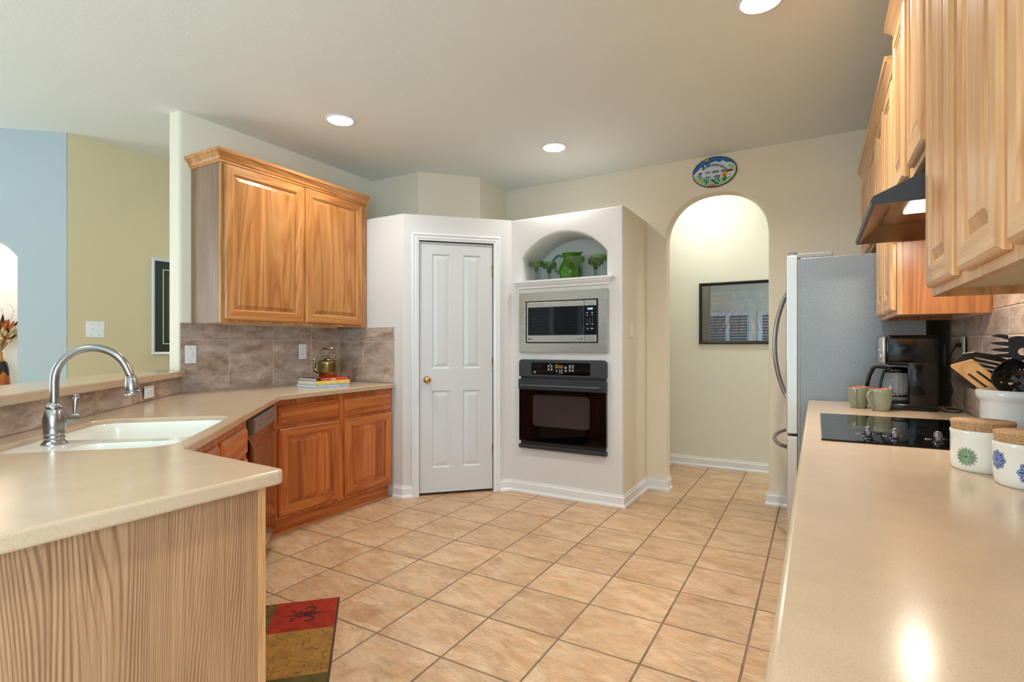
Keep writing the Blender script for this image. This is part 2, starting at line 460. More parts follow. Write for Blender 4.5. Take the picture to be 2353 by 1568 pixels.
def lathe(bm, prof, cx=0, cy=0, seg=32, mi=0, smooth=True, closed=False):
    """profile [(r,z)] turned about the vertical axis at cx,cy"""
    rows = []
    for r, z in prof:
        if r < 1e-6: rows.append([bm.verts.new((cx, cy, z))])
        else: rows.append([bm.verts.new((cx + r * math.cos(2 * PI * k / seg), cy + r * math.sin(2 * PI * k / seg), z)) for k in range(seg)])
    for a, b in zip(rows[:-1], rows[1:]):
        for k in range(seg):
            k2 = (k + 1) % seg
            if len(a) == 1 and len(b) == 1: continue
            if len(a) == 1: f = bm.faces.new((a[0], b[k2], b[k]))
            elif len(b) == 1: f = bm.faces.new((a[k], a[k2], b[0]))
            else: f = bm.faces.new((a[k], a[k2], b[k2], b[k]))
            f.material_index = mi; f.smooth = smooth

def tube(bm, pts, r, seg=12, mi=0, caps=True, smooth=True):
    """round tube along 3-D points; r a number or one radius per point"""
    pts = [Vector(p) for p in pts]; n = len(pts)
    rr = r if isinstance(r, (list, tuple)) else [r] * n
    tang = [(pts[min(i + 1, n - 1)] - pts[max(i - 1, 0)]).normalized() for i in range(n)]
    up = Vector((0, 0, 1)) if abs(tang[0].z) < 0.9 else Vector((1, 0, 0))
    nrm = tang[0].cross(up).normalized(); rows = []
    for i in range(n):
        nrm = (nrm - tang[i] * nrm.dot(tang[i])).normalized(); bn = tang[i].cross(nrm)
        rows.append([bm.verts.new(pts[i] + (nrm * math.cos(2 * PI * k / seg) + bn * math.sin(2 * PI * k / seg)) * rr[i]) for k in range(seg)])
    for a, b in zip(rows[:-1], rows[1:]):
        for k in range(seg):
            f = bm.faces.new((a[k], a[(k + 1) % seg], b[(k + 1) % seg], b[k])); f.material_index = mi; f.smooth = smooth
    if caps:
        f = bm.faces.new(rows[0]); f.material_index = mi
        f = bm.faces.new(list(reversed(rows[-1]))); f.material_index = mi

def curve_pts(ctrl, n=8):
    """Catmull-Rom through control points"""
    P_ = [Vector(c) for c in ctrl]; out = []
    for i in range(len(P_) - 1):
        p0 = P_[max(i - 1, 0)]; p1 = P_[i]; p2 = P_[i + 1]; p3 = P_[min(i + 2, len(P_) - 1)]
        for k in range(n):
            t = k / n
            out.append(0.5 * ((2 * p1) + (-p0 + p2) * t + (2 * p0 - 5 * p1 + 4 * p2 - p3) * t * t + (-p0 + 3 * p1 - 3 * p2 + p3) * t ** 3))
    out.append(P_[-1]); return out

def sweep(bm, path, prof, mi=0, z=0.0):
    """moulding: path of (x,y), profile [(out, z)], out = to the right of travel, mitred corners"""
    n = len(path); P_ = [Vector((p[0], p[1])) for p in path]
    nr = []
    for i in range(n - 1):
        d = (P_[i + 1] - P_[i]).normalized(); nr.append(Vector((d.y, -d.x)))
    rows = []
    for i in range(n):
        if i == 0: m = nr[0]
        elif i == n - 1: m = nr[-1]
        else:
            m = (nr[i - 1] + nr[i]); m = m / max(0.2, m.dot(nr[i]))
        rows.append([bm.verts.new((P_[i].x + m.x * o, P_[i].y + m.y * o, z + h)) for o, h in prof])
    k = len(prof)
    for a, b in zip(rows[:-1], rows[1:]):
        for j in range(k):
            f = bm.faces.new((a[j], b[j], b[(j + 1) % k], a[(j + 1) % k])); f.material_index = mi
    bm.faces.new(list(reversed(rows[0]))).material_index = mi; bm.faces.new(rows[-1]).material_index = mi
    bmesh.ops.recalc_face_normals(bm, faces=list(bm.faces))

def edge_bevel(bm, cond, off, seg=4):
    es = [e for e in bm.edges if cond(e.verts[0].co, e.verts[1].co)]
    if es: bmesh.ops.bevel(bm, geom=es, offset=off, segments=seg, profile=0.5, affect='EDGES')

def rounded_rect(x0, z0, x1, z1, r, n=5):
    pts = []
    for cx, cz, a in ((x1 - r, z1 - r, 0), (x0 + r, z1 - r, PI / 2), (x0 + r, z0 + r, PI), (x1 - r, z0 + r, 1.5 * PI)):
        for k in range(n + 1):
            t = a + k * PI / 2 / n
            pts.append((cx + r * math.cos(t), cz + r * math.sin(t)))
    return pts

def obj(name, bm, mats, parent=None, world=False, smooth=None, bevel=0.0, bevseg=2, recalc=False):
    if world and parent is not None:
        bpy.context.view_layer.update() if False else None
        mw = Matrix.Translation(parent.location) @ parent.rotation_euler.to_matrix().to_4x4()
        bm.transform(mw.inverted())
    if recalc: bmesh.ops.recalc_face_normals(bm, faces=list(bm.faces))
    me = bpy.data.meshes.new(name); bm.to_mesh(me); bm.free()
    if not isinstance(mats, (list, tuple)): mats = [mats]
    for m in mats: me.materials.append(m)
    o = bpy.data.objects.new(name, me); C.objects.link(o)
    if parent is not None: o.parent = parent
    if smooth:
        for p in me.polygons: p.use_smooth = True
        if smooth is not True:
            me.set_sharp_from_angle(angle=smooth)
    if bevel:
        b = o.modifiers.new('bevel', 'BEVEL'); b.width = bevel; b.segments = bevseg; b.limit_method = 'ANGLE'; b.angle_limit = 0.6
        b.harden_normals = False
    return o

def thing(name, label, cat, loc=(0, 0, 0), rotz=0.0, group=None):
    o = bpy.data.objects.new(name, None); C.objects.link(o); o.empty_display_size = 0.05
    o.location = loc; o.rotation_euler = (0, 0, rotz)
    o['label'] = label; o['category'] = cat
    if group: o['group'] = group
    return o

def tag(o, label, cat, group=None):
    o['label'] = label; o['category'] = cat
    if group: o['group'] = group
    return o

def struct(name, bm, mats, label=None, **kw):
    o = obj(name, bm, mats, **kw); o['kind'] = 'structure'
    if label: o['label'] = label
    return o

def dup(root, loc, rotz, label, group=None):
    r = root.copy(); C.objects.link(r); r.location = loc; r.rotation_euler = (0, 0, rotz)
    r['label'] = label
    if group: r['group'] = group
    for ch in list(root.children):
        c = ch.copy(); C.objects.link(c); c.parent = r
        for g in ch.children:
            d = g.copy(); C.objects.link(d); d.parent = c
    return r

def text_bm(s, size, th=0.0004, shear=0.0, bold=0.0, spacing=1.0, align='CENTER'):
    """lettering in the local xz plane facing -y"""
    cu = bpy.data.curves.new('lettering', 'FONT'); cu.body = s; cu.size = size; cu.extrude = th; cu.shear = shear
    cu.offset = bold; cu.space_character = spacing; cu.align_x = align; cu.align_y = 'CENTER'; cu.resolution_u = 3
    o = bpy.data.objects.new('lettering', cu); C.objects.link(o)
    dg = bpy.context.evaluated_depsgraph_get()
    me = bpy.data.meshes.new_from_object(o.evaluated_get(dg))
    t = bmesh.new(); t.from_mesh(me)
    bpy.data.objects.remove(o); bpy.data.curves.remove(cu); bpy.data.meshes.remove(me)
    t.transform(Matrix.Rotation(PI / 2, 4, 'X'))
    return t

def D(e, n):
    """sink-corner coordinates: e along the diagonal counter, n toward its front"""
    return ((e + n) / R2, (n - e) / R2)

# ------------------------------------------------------------------ room shell
bm = bm_new(); prism(bm, [(LEFT_X - 0.3, BACK_Y - 0.3), (2.0, BACK_Y - 0.3), (2.0, 5.8), (LEFT_X - 0.3, 5.8)], -0.05, 0.0)
struct('floor', bm, M['floor'], 'tan slate look ceramic tile floor with brown grout')
bm = bm_new(); prism(bm, [(LEFT_X - 0.3, BACK_Y - 0.3), (2.0, BACK_Y - 0.3), (2.0, 5.8), (LEFT_X - 0.3, 5.8)], CEIL, CEIL + 0.08)
struct('ceiling', bm, M['ceiling'], 'flat textured off white ceiling')

# left kitchen wall with its free end, and the upper walls behind the pantry block
bm = bm_new()
prism(bm, [(-3.55, 1.85), (-3.55, 3.555), (-3.01, 3.555), (-2.63, 3.957), (-2.63, 4.55), (-3.68, 4.55), (-3.68, 1.85)], 0, CEIL)
edge_bevel(bm, lambda a, b: abs(a.x - b.x) < 1e-4 and abs(a.y - b.y) < 1e-4 and abs(a.y - 1.85) < 1e-3, 0.022, 4)
struct('wall_left', bm, M['beige'], 'beige kitchen wall behind the left cabinets', smooth=0.6)

# arch wall
def arch_outline(xl, xr, zs, top, n=20, ex=2.25):
    cx = (xl + xr) / 2; hw = (xr - xl) / 2; rise = top - zs; pts = []
    for k in range(n + 1):
        t = PI * k / n
        c, s = math.cos(t), math.sin(t)
        pts.append((cx + hw * math.copysign(abs(c) ** (2 / ex), c), zs + rise * abs(s) ** (2 / ex)))
    return pts      # right spring to left spring
ar = arch_outline(-1.086, -0.319, 2.04, 2.43, 28)
outer = [(-2.63, 0), (-1.086, 0)] + list(reversed(ar)) + [(-0.319, 0), (0.62, 0), (0.62, CEIL), (-2.63, CEIL)]
t = plate(outer, [], 0.12)
t.transform(Matrix.Translation((0, 4.43, 0)))
edge_bevel(t, lambda a, b: abs(a.y - 4.43) < 1e-4 and abs(b.y - 4.43) < 1e-4 and all(-1.0861 <= p.x <= -0.3189 and p.z < 2.431 for p in (a, b)) and (a.z + b.z) > 0.01, 0.018, 3)
struct('wall_back', t, M['beige'], 'beige wall with the arched opening', smooth=0.5)

t = plate([(-4.43, 0), (-BACK_Y + 0.1, 0), (-BACK_Y + 0.1, CEIL), (-4.43, CEIL)], [[(0.9, 0.1), (2.8, 0.1), (2.8, 2.1), (0.9, 2.1)]], 0.12)
RWM = Matrix(((0, 1, 0, 0.6), (-1, 0, 0, 0), (0, 0, 1, 0), (0, 0, 0, 1)))
t.transform(RWM); struct('wall_right', t, M['beige'], 'beige wall behind the right counter', recalc=True)
bm = bm_new(); rings(bm, 0.84, 0.04, 2.86, 2.16, [(0, 0), (0, -0.02), (0.06, -0.02), (0.06, 0.09), (0.1, 0.09), (0.1, 0.1)], cap=False); bm.transform(RWM)
w = struct('window_5', bm, M['trim'], recalc=True)  # unseen window added to give cool light from the right
bm = bm_new(); box(bm, 0.93, 0.095, 0.13, 2.77, 0.1, 2.07); bm.transform(RWM); obj('pane', bm, M['pane'], w)
bm = bm_new(); box(bm, 1.83, 0.06, 0.13, 1.88, 0.11, 2.07); bm.transform(RWM); obj('mullion', bm, M['trim'], w)
bm = bm_new(); prism(bm, [(-3.6, 5.5), (1.6, 5.5), (1.6, 5.62), (-3.6, 5.62)], 0, CEIL)
struct('wall_hall', bm, M['hall'], 'pale yellow hallway wall seen through the arch')
bm = bm_new(); box(bm, 1.5, 4.4, 0, 1.62, 5.6, CEIL)
struct('wall_hall_end', bm, M['yellow'])
bm = bm_new(); box(bm, -2.75, 4.55, 0, -2.63, 5.5, CEIL)
struct('wall_hall_side', bm, M['yellow'])
bm = bm_new(); prism(bm, [(-4.62, 1.65), (-4.62, 5.5), (-4.74, 5.5), (-4.74, 1.65)], 0, CEIL)
struct('wall_passage', bm, M['yellow'], 'tan wall of the passage beyond the bar')
bm = bm_new(); box(bm, -4.7, 5.38, 0, -3.6, 5.5, CEIL)
struct('wall_passage_end', bm, M['yellow'])

# diagonal wall, tinted blue for daylight, with a lit arched niche
PB0 = Vector((-4.62, 1.646)); dB = Vector((-0.743, -0.669)).normalized(); LB = 2.52
def blue_pt(w, depth=0.0):
    n = Vector((dB.y, -dB.x)) * -1   # behind the wall
    p = PB0 + dB * w + n * depth
    return p
nb = Vector((-dB.y, dB.x))           # candidate normal
if nb.dot(Vector((0, 0)) - PB0) < 0: nb = -nb
nw0, nw1 = 0.299, 1.05
def seg_arch(xl, xr, zs, top, n=24):
    hw = (xr - xl) / 2; rise = top - zs; R_ = (hw * hw + rise * rise) / (2 * rise); cx = (xl + xr) / 2; cz = top - R_
    a = math.asin(hw / R_)
    return [(cx + R_ * math.sin(a - 2 * a * k / n), cz + R_ * math.cos(a - 2 * a * k / n)) for k in range(n + 1)]
na = seg_arch(-nw1, -nw0, 1.83, 2.02, 20)
hole = [(-nw0, 0.86)] + na + [(-nw1, 0.86)]
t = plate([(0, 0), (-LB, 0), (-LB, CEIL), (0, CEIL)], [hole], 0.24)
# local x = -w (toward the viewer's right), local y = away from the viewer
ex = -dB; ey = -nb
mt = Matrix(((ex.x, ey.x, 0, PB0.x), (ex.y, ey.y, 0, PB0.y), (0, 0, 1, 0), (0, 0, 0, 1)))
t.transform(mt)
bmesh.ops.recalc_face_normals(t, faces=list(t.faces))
struct('wall_blue', t, M['blue'], 'diagonal wall tinted pale blue grey for daylight, with the lit niche')
bm = bm_new(); box(bm, -nw1 - 0.05, 0.24, 0.8, -nw0 + 0.05, 0.26, 2.1); bm.transform(mt)
struct('wall_niche', bm, M['cream'], 'cream textured back of the lit niche', recalc=True)

# wall behind the viewer with window openings
outer = [(LEFT_X, 0), (0.6, 0), (0.6, CEIL), (LEFT_X, CEIL)]
holes = [[(x0, z0), (x1, z0), (x1, z1), (x0, z1)] for (x0, x1, z0, z1) in WINS]
t = plate(outer, holes, 0.12); t.transform(Matrix.Translation((0, BACK_Y - 0.12, 0)))
struct('wall_front', t, M['beige'])
t = plate([(BACK_Y, 0), (0.05, 0), (0.05, CEIL), (BACK_Y, CEIL)], [[(-2.7, 0.3), (-0.5, 0.3), (-0.5, 2.3), (-2.7, 2.3)]], 0.12)
t.transform(Matrix(((0, -1, 0, LEFT_X), (1, 0, 0, 0), (0, 0, 1, 0), (0, 0, 0, 1))))
struct('wall_far_left', t, M['beige'])
for i, (x0, x1, z0, z1) in enumerate(WINS):
    npan = 2 if x1 - x0 < 1.5 else 4
    bm = bm_new(); rings(bm, x0 - 0.06, z0 - 0.06, x1 + 0.06, z1 + 0.06, [(0, 0), (0, 0.02), (0.06, 0.02), (0.06, -0.09), (0.09, -0.09), (0.09, -0.1)], cap=False)
    bm.transform(Matrix.Translation((0, BACK_Y, 0)))
    w = struct('window_%d' % (i + 1), bm, M['trim'], 'white framed window with plantation shutters', recalc=True)
    bm = bm_new(); box(bm, x0 + 0.03, BACK_Y - 0.1, z0 + 0.03, x1 - 0.03, BACK_Y - 0.095, z1 - 0.03); obj('pane', bm, M['pane'], w)
    pw = (x1 - x0) / npan
    for k in range(npan):
        a, b = x0 + k * pw, x0 + (k + 1) * pw
        bm = bm_new()
        rings(bm, a, z0, b, z1, [(0, -0.03), (0, 0.005), (0.045, 0.005), (0.045, -0.03), (0, -0.03)], cap=False)
        zz = z0 + 0.08
        while zz < z1 - 0.06:
            xprism(bm, [(-0.043, zz - 0.008), (0.020, zz + 0.012), (0.020, zz + 0.018), (-0.043, zz - 0.002)], a + 0.045, b - 0.045); zz += 0.07
        bm.transform(Matrix.Translation((0, BACK_Y, 0)))
        obj('shutter', bm, M['trim'], w)
bm = bm_new(); rings(bm, -2.76, 0.24, -0.44, 2.36, [(0, 0), (0, -0.02), (0.06, -0.02), (0.06, 0.09), (0.09, 0.09), (0.09, 0.1)], cap=False)
bm.transform(Matrix(((0, -1, 0, LEFT_X), (1, 0, 0, 0), (0, 0, 1, 0), (0, 0, 0, 1))))
w = struct('window_4', bm, M['trim'], recalc=True)
bm = bm_new(); box(bm, LEFT_X - 0.1, -2.67, 0.33, LEFT_X - 0.095, -0.53, 2.27); obj('pane', bm, M['pane'], w)

# pantry + oven enclosure (lower than the ceiling)
TOP = 2.255
bm = bm_new()
prism(bm, [(-3.55, 3.17), (-2.84, 3.17), (-2.88, 3.27), (-3.55, 3.27)], 0, TOP)
def diag(w, d=0.0):          # along the door wall, d behind its face
    return (-2.75 + w / R2 - d / R2, 3.26 + w / R2 + d / R2)
wA, wB = -0.1273, 0.7637
prism(bm, [diag(wA), diag(0), diag(0, 0.1), diag(wA - 0.04, 0.1)], 0, TOP)
prism(bm, [diag(0.609), diag(wB), diag(wB + 0.04, 0.1), diag(0.609, 0.1)], 0, TOP)
prism(bm, [diag(0), diag(0.609), diag(0.609, 0.1), diag(0, 0.1)], 2.05, TOP)
prism(bm, [(-2.6, 3.6), (-2.25, 3.9), (-1.26, 4.1), (-1.26, 4.42), (-2.62, 4.42), (-2.62, 3.96)], TOP - 0.02, TOP - 0.004)
prism(bm, [(-3.54, 3.26), (-2.9, 3.26), (-2.62, 3.54), (-2.62, 3.95), (-3.0, 3.55), (-3.54, 3.55)], TOP - 0.02, TOP - 0.004)
ob = seg_arch(-2.107, -1.377, 1.925, 2.107, 24)
nich = [(-1.377, 1.735)] + ob + [(-2.107, 1.735)]
h_mw = [(-2.10, 1.18), (-1.39, 1.18), (-1.39, 1.62), (-2.10, 1.62)]
h_ov = [(-2.09, 0.40), (-1.395, 0.40), (-1.395, 1.07), (-2.09, 1.07)]
t = plate([(-2.21, 0), (-1.25, 0), (-1.25, TOP), (-2.21, TOP)], [nich, h_mw, h_ov], 0.34)
t.transform(Matrix.Translation((0, 3.80, 0)))
edge_bevel(t, lambda a, b: abs(a.y - 3.8) < 1e-4 and abs(b.y - 3.8) < 1e-4 and ((abs(a.x + 1.25) < 1e-4 and abs(b.x + 1.25) < 1e-4) or (abs(a.z - TOP) < 1e-4 and abs(b.z - TOP) < 1e-4)
    or (a.z > 1.73 and b.z > 1.73 and a.z < 2.2 and b.z < 2.2)), 0.016, 4)
for f in t.faces:
    if f.normal.x > 0.9 and f.calc_center_median().x > -1.26: f.material_index = 1  # side face takes the darker beige to carry its shade
    f.smooth = False
merge(bm, t)
prism(bm, [(-1.35, 4.14), (-1.25, 4.14), (-1.25, 4.43), (-1.35, 4.43)], 0, TOP, 1)
box(bm, -2.15, 4.14, 1.70, -1.35, 4.16, 2.15)
struct('wall_pantry', bm, [M['white_wall'], M['beige']], 'white half height block holding the pantry door and ovens', smooth=0.5)

# mantel shelf trim of the niche
bm = bm_new()
sweep(bm, [(-2.13, 3.80), (-2.13, 3.799), (-1.365, 3.799), (-1.365, 3.80)], [(0, 0), (0.01, 0), (0.012, 0.012), (0.03, 0.03), (0.034, 0.044), (0.045, 0.046), (0.045, 0.06), (0, 0.06)], z=1.675)
box(bm, -2.10, 3.79, 1.7355, -1.382, 4.135, 1.7365)
struct('trim_2', bm, M['trim'], 'white moulded shelf under the arched niche')

# baseboards
BB = [(0, 0), (0.024, 0), (0.024, 0.012), (0.015, 0.026), (0.015, 0.074), (0.009, 0.082), (0.009, 0.092), (0, 0.094)]
bm = bm_new(); sweep(bm, [(-2.93, 3.17), (-2.84, 3.17), diag(-0.058)], BB); struct('baseboard_pantry', bm, M['trim'])
bm = bm_new(); sweep(bm, [diag(0.667), diag(wB), (-1.25, 3.80), (-1.25, 4.43), (-1.086, 4.43), (-1.086, 4.55)], BB)
struct('baseboard_oven', bm, M['trim'])
bm = bm_new(); sweep(bm, [(-0.319, 4.55), (-0.319, 4.43), (0.3, 4.43)], BB); struct('baseboard_back', bm, M['trim'])
bm = bm_new(); sweep(bm, [(-2.62, 5.5), (1.5, 5.5)], BB); struct('baseboard_hall', bm, M['trim'])

# pantry door, its casing, knob and hinges (local frame: x along the wall, -y toward the room)
DOORM = Matrix.Translation((-2.75, 3.26, 0)) @ Matrix.Rotation(PI / 4, 4, 'Z')
bm = bm_new()
cas = [(0, 0), (0.014, 0), (0.018, 0.01), (0.018, 0.03), (0.012, 0.044), (0.012, 0.056), (0, 0.056)]
def casing(bm, x0, x1, zt, wd):
    """three sided door casing made of stepped rings"""
    pr = [(0, 0), (0, -0.016), (0.012, -0.02), (0.026, -0.012), (0.034, -0.017), (0.05, -0.011), (wd, -0.009), (wd, 0.06)]
    rows = []
    for ins, y in pr:
        rows.append([bm.verts.new(p) for p in ((x0 + ins, y, 0), (x0 + ins, y, zt - ins), (x1 - ins, y, zt - ins), (x1 - ins, y, 0))])
    for a, b in zip(rows[:-1], rows[1:]):
        for i in range(3): bm.faces.new((a[i], a[i + 1], b[i + 1], b[i]))
casing(bm, -0.058, 0.667, 2.108, 0.058)
for f in bm.faces: f.normal_flip() if False else None
bm.transform(DOORM)
struct('trim_1', bm, M['trim'], 'white moulded casing around the pantry door', recalc=True)
def panel_slab(bm, W, H, th, panels, prof):
    xs = sorted(set([0, W] + [p[0] for p in panels] + [p[2] for p in panels]))
    zs = sorted(set([0, H] + [p[1] for p in panels] + [p[3] for p in panels]))
    for i in range(len(xs) - 1):
        for j in range(len(zs) - 1):
            a, b, c, d = xs[i], zs[j], xs[i + 1], zs[j + 1]
            if any(a >= p[0] - 1e-6 and c <= p[2] + 1e-6 and b >= p[1] - 1e-6 and d <= p[3] + 1e-6 for p in panels): continue
            bm.faces.new([bm.verts.new(q) for q in ((a, 0, b), (c, 0, b), (c, 0, d), (a, 0, d))])
    for p in panels: rings(bm, p[0], p[1], p[2], p[3], prof)
    v = [bm.verts.new(q) for q in ((0, th, 0), (W, th, 0), (W, th, H), (0, th, H))]
    bm.faces.new(list(reversed(v)))
    u = [bm.verts.new(q) for q in ((0, 0, 0), (W, 0, 0), (W, 0, H), (0, 0, H))]
    for i in range(4):
        j = (i + 1) % 4; bm.faces.new((u[j], u[i], v[i], v[j]))
    bmesh.ops.remove_doubles(bm, verts=list(bm.verts), dist=1e-5)
bm = bm_new()
pan = [(0.10, 0.20, 0.248, 0.822), (0.35, 0.20, 0.497, 0.822), (0.10, 1.0, 0.248, 1.925), (0.35, 1.0, 0.497, 1.925)]
panel_slab(bm, 0.599, 2.022, 0.035, pan, [(0, 0), (0.004, 0.004), (0.012, 0.008), (0.014, 0.008), (0.042, 0.001), (0.042, 0.001)])
bm.transform(DOORM @ Matrix.Translation((0.005, 0.012, 0.022)))
door = struct('door_1', bm, M['door_white'], 'white four panel pantry door', recalc=True)
bm = bm_new(); lathe(bm, [(0, 0), (0.026, 0), (0.028, 0.004), (0.012, 0.008), (0.011, 0.03), (0.024, 0.036), (0.029, 0.048), (0.027, 0.06), (0.016, 0.067), (0, 0.069)], seg=28)
bm.transform(DOORM @ Matrix.Translation((0.062, 0.0115, 0.934)) @ Matrix.Rotation(PI / 2, 4, 'X'))
obj('door_knob', bm, M['brass'], door)
for hz in (1.825, 1.055, 0.345):
    bm = bm_new()
    tube(bm, [(0.606, 0.002, hz - 0.045), (0.606, 0.002, hz + 0.045)], 0.0065, 10)
    tube(bm, [(0.606, 0.002, hz + 0.045), (0.606, 0.002, hz + 0.05)], 0.004, 8)
    box(bm, 0.600, 0.004, hz - 0.044, 0.6045, 0.0115, hz + 0.044)
    bm.transform(DOORM)
    obj('door_hinge', bm, M['old_brass'], door)
bm = bm_new(); box(bm, 0, 0.2, 0, 0.609, 0.21, 2.05); bm.transform(DOORM)
struct('wall_pantry_inside', bm, M['dark_gap'])  # near-black sheet stands for the unlit pantry behind the door

# pony wall behind the sink and its raised bar ledge
bm = bm_new()
prism(bm, [(-3.545, 1.855), (-1.80, 0.117), (-1.80, -0.9), (-1.92, -0.9), (-1.92, 0.067), (-3.70, 1.849), (-3.56, 1.849)], 0, 1.012)
struct('wall_bar', bm, M['beige'], 'low wall between the sink and the next room')
bm = bm_new()
prism(bm, [(-3.455, 1.836), (-1.75, 0.131), (-1.75, -0.9), (-2.06, -0.9), (-2.06, 0.024), (-3.86, 1.824), (-3.84, 1.845), (-3.47, 1.845)], 1.0125, 1.05)
tag(obj('bar_ledge', bm, M['counter'], bevel=0.007, bevseg=3), 'raised beige bar ledge running diagonally behind the sink', 'bar ledge')

# ------------------------------------------------------------------ backsplash tiles
def tiles_rect(cols, rows, th=0.008):
    """tile boxes in a local xz plane facing -y, from 0 to +th"""
    bm = bm_new(); g = 0.003
    for (a, b) in cols:
        for (c, d) in rows:
            rbox(bm, a + g, -0.0, c + g, b - g, th, d - g, 0.0012, 1)
    box(bm, cols[0][0] + 0.0005, 0.0028, rows[0][0], cols[-1][1] - 0.0005, th, rows[-1][1] - 0.0005, 1)
    return bm
ROWS = [(0.906, 1.247), (1.247, 1.358)]
bs = thing('backsplash', 'grey brown slate tile backsplash under the left wall cabinet', 'backsplash', (-3.541, 1.85, 0.906))
bm = tiles_rect([(1.852, 2.179), (2.179, 2.521), (2.521, 2.867), (2.867, 3.161)], ROWS, 0.008)
bm.transform(Matrix(((0, -1, 0, -3.5415), (1, 0, 0, 0), (0, 0, 1, 0), (0, 0, 0, 1))))
obj('tile_field', bm, [M['walltile'], M['grout']], bs, world=True, recalc=True)
bm = tiles_rect([(-3.541, -3.262), (-3.262, -2.925)], ROWS, 0.008); bm.transform(Matrix.Translation((0, 3.1615, 0)))
obj('return_tile_field', bm, [M['walltile'], M['grout']], bs, world=True, recalc=True)
bs = thing('backsplash', 'low brown tile strip between the sink counter and the bar ledge', 'backsplash', (D(-2.7, -1.18)[0], D(-2.7, -1.18)[1], 0.906))
ce = [-3.80, -3.418, -3.085, -2.746, -2.41, -2.07, -1.735, -1.36]
bm = tiles_rect([(-ce[k + 1], -ce[k]) for k in range(6, -1, -1)], [(0.906, 1.0125)], 0.008)
# local x = -e, facing -y -> facing n
bm.transform(Matrix(((-1 / R2, -1 / R2, 0, D(0, -1.1815)[0]), (1 / R2, -1 / R2, 0, D(0, -1.1815)[1]), (0, 0, 1, 0), (0, 0, 0, 1))))
obj('tile_field', bm, [M['walltile'], M['grout']], bs, world=True, recalc=True)
bs = thing('backsplash', 'brown slate tile backsplash behind the cooktop and coffee maker', 'backsplash', (0.592, 3.0, 0.906))
cols = [(3.206, 3.452)] ; yy = 3.206
cols = [(-3.452, -3.206)]
while yy > -0.6:
    cols.append((-yy, -yy + 0.349)); yy -= 0.349
bm = tiles_rect(cols, [(0.906, 1.247), (1.247, 1.349)], 0.008)
bm.transform(Matrix(((0, 1, 0, 0.5915), (-1, 0, 0, 0), (0, 0, 1, 0), (0, 0, 0, 1))))
obj('tile_field', bm, [M['walltile'], M['grout']], bs, world=True, recalc=True)
bm = tiles_rect([(-2.705, -2.39), (-2.39, -1.94)], [(1.349, 1.64)], 0.008)
bm.transform(Matrix(((0, 1, 0, 0.5915), (-1, 0, 0, 0), (0, 0, 1, 0), (0, 0, 0, 1))))
obj('hood_tile_field', bm, [M['walltile'], M['grout']], bs, world=True, recalc=True)

# ------------------------------------------------------------------ cabinets
def cab_door(parent, x0, z0, x1, z1, wv, ws, wx, name='door'):
    """raised panel door, front toward -y"""
    bm = bm_new()
    rings(bm, x0, z0, x1, z1, [(0, -0.001), (0, -0.012), (0.003, -0.016), (0.010, -0.021), (0.056, -0.021), (0.059, -0.017), (0.064, -0.015), (0.066, -0.010)], cap=False, mi=0, mi_h=1)
    v = [bm.verts.new(p) for p in ((x0, -0.001, z0), (x1, -0.001, z0), (x1, -0.001, z1), (x0, -0.001, z1))]; bm.faces.new(list(reversed(v)))
    d = obj(name, bm, [ws, wx], parent, recalc=True)
    bm = bm_new()
    rings(bm, x0 + 0.0655, z0 + 0.0655, x1 - 0.0655, z1 - 0.0655, [(0, -0.0100), (0.004, -0.0095), (0.028, -0.0175), (0.030, -0.019)], cap=True)
    p = obj('raised_panel', bm, wv, d, recalc=True)
    return d
def cab_drawer(parent, x0, z0, x1, z1, wx, name='drawer'):
    bm = bm_new()
    rings(bm, x0, z0, x1, z1, [(0, -0.001), (0, -0.010), (0.005, -0.014), (0.016, -0.021)], cap=True)
    return obj(name, bm, wx, parent, recalc=True)
CROWN = [(0, 0), (0.008, 0), (0.008, 0.012), (0.014, 0.016), (0.018, 0.030), (0.034, 0.050), (0.042, 0.056), (0.044, 0.075), (0, 0.075)]
def carcass(parent, w, d, z0, z1, mat, mat_in, upper=True, toe=0.0):
    bm = bm_new()
    if upper:
        box(bm, 0, 0.019, z0, 0.016, d, z1); box(bm, w - 0.016, 0.019, z0, w, d, z1)
        box(bm, 0.016, 0.019, z1 - 0.016, w - 0.016, d, z1)
        box(bm, 0.016, 0.019, z0 + 0.022, w - 0.016, d, z0 + 0.036, 1)
        box(bm, 0.016, d - 0.012, z0, w - 0.016, d, z0 + 0.022, 1)
        box(bm, 0.016, d - 0.01, z0 + 0.036, w - 0.016, d, z1 - 0.016, 1)
    else:
        box(bm, 0, 0.019, z0 + toe, w, d, z1)
    obj('carcass', bm, [mat, mat_in], parent)
    bm = bm_new(); box(bm, 0, 0, z0 + toe, w, 0.019, z1)
    return bm

# --- left wall cabinet (faces +x)
c = thing('wall_cabinet', 'honey wood two door wall cabinet with crown moulding on the left wall', 'cabinet', (-3.22, 1.925, 1.353), PI / 2)
W, Dp = 1.225, 0.33; zb, zt = 0.0, 1.0
fr = carcass(c, W, Dp, zb, zt + 0.01, M['side_panel_shaded'], M['inside'])
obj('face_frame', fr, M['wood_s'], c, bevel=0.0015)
cab_door(c, 0.018, 0.020, 0.602, 1.000, M['wood_v'], M['wood_s'], M['wood_x'])
cab_door(c, 0.622, 0.020, 1.170, 1.000, M['wood_v'], M['wood_s'], M['wood_x'])
bm = bm_new(); sweep(bm, [(0, Dp), (0, 0), (W, 0)], CROWN, z=1.007)
box(bm, -0.001, 0.0, 1.01, W, Dp, 1.078)
obj('crown_moulding', bm, M['wood_x'], c)

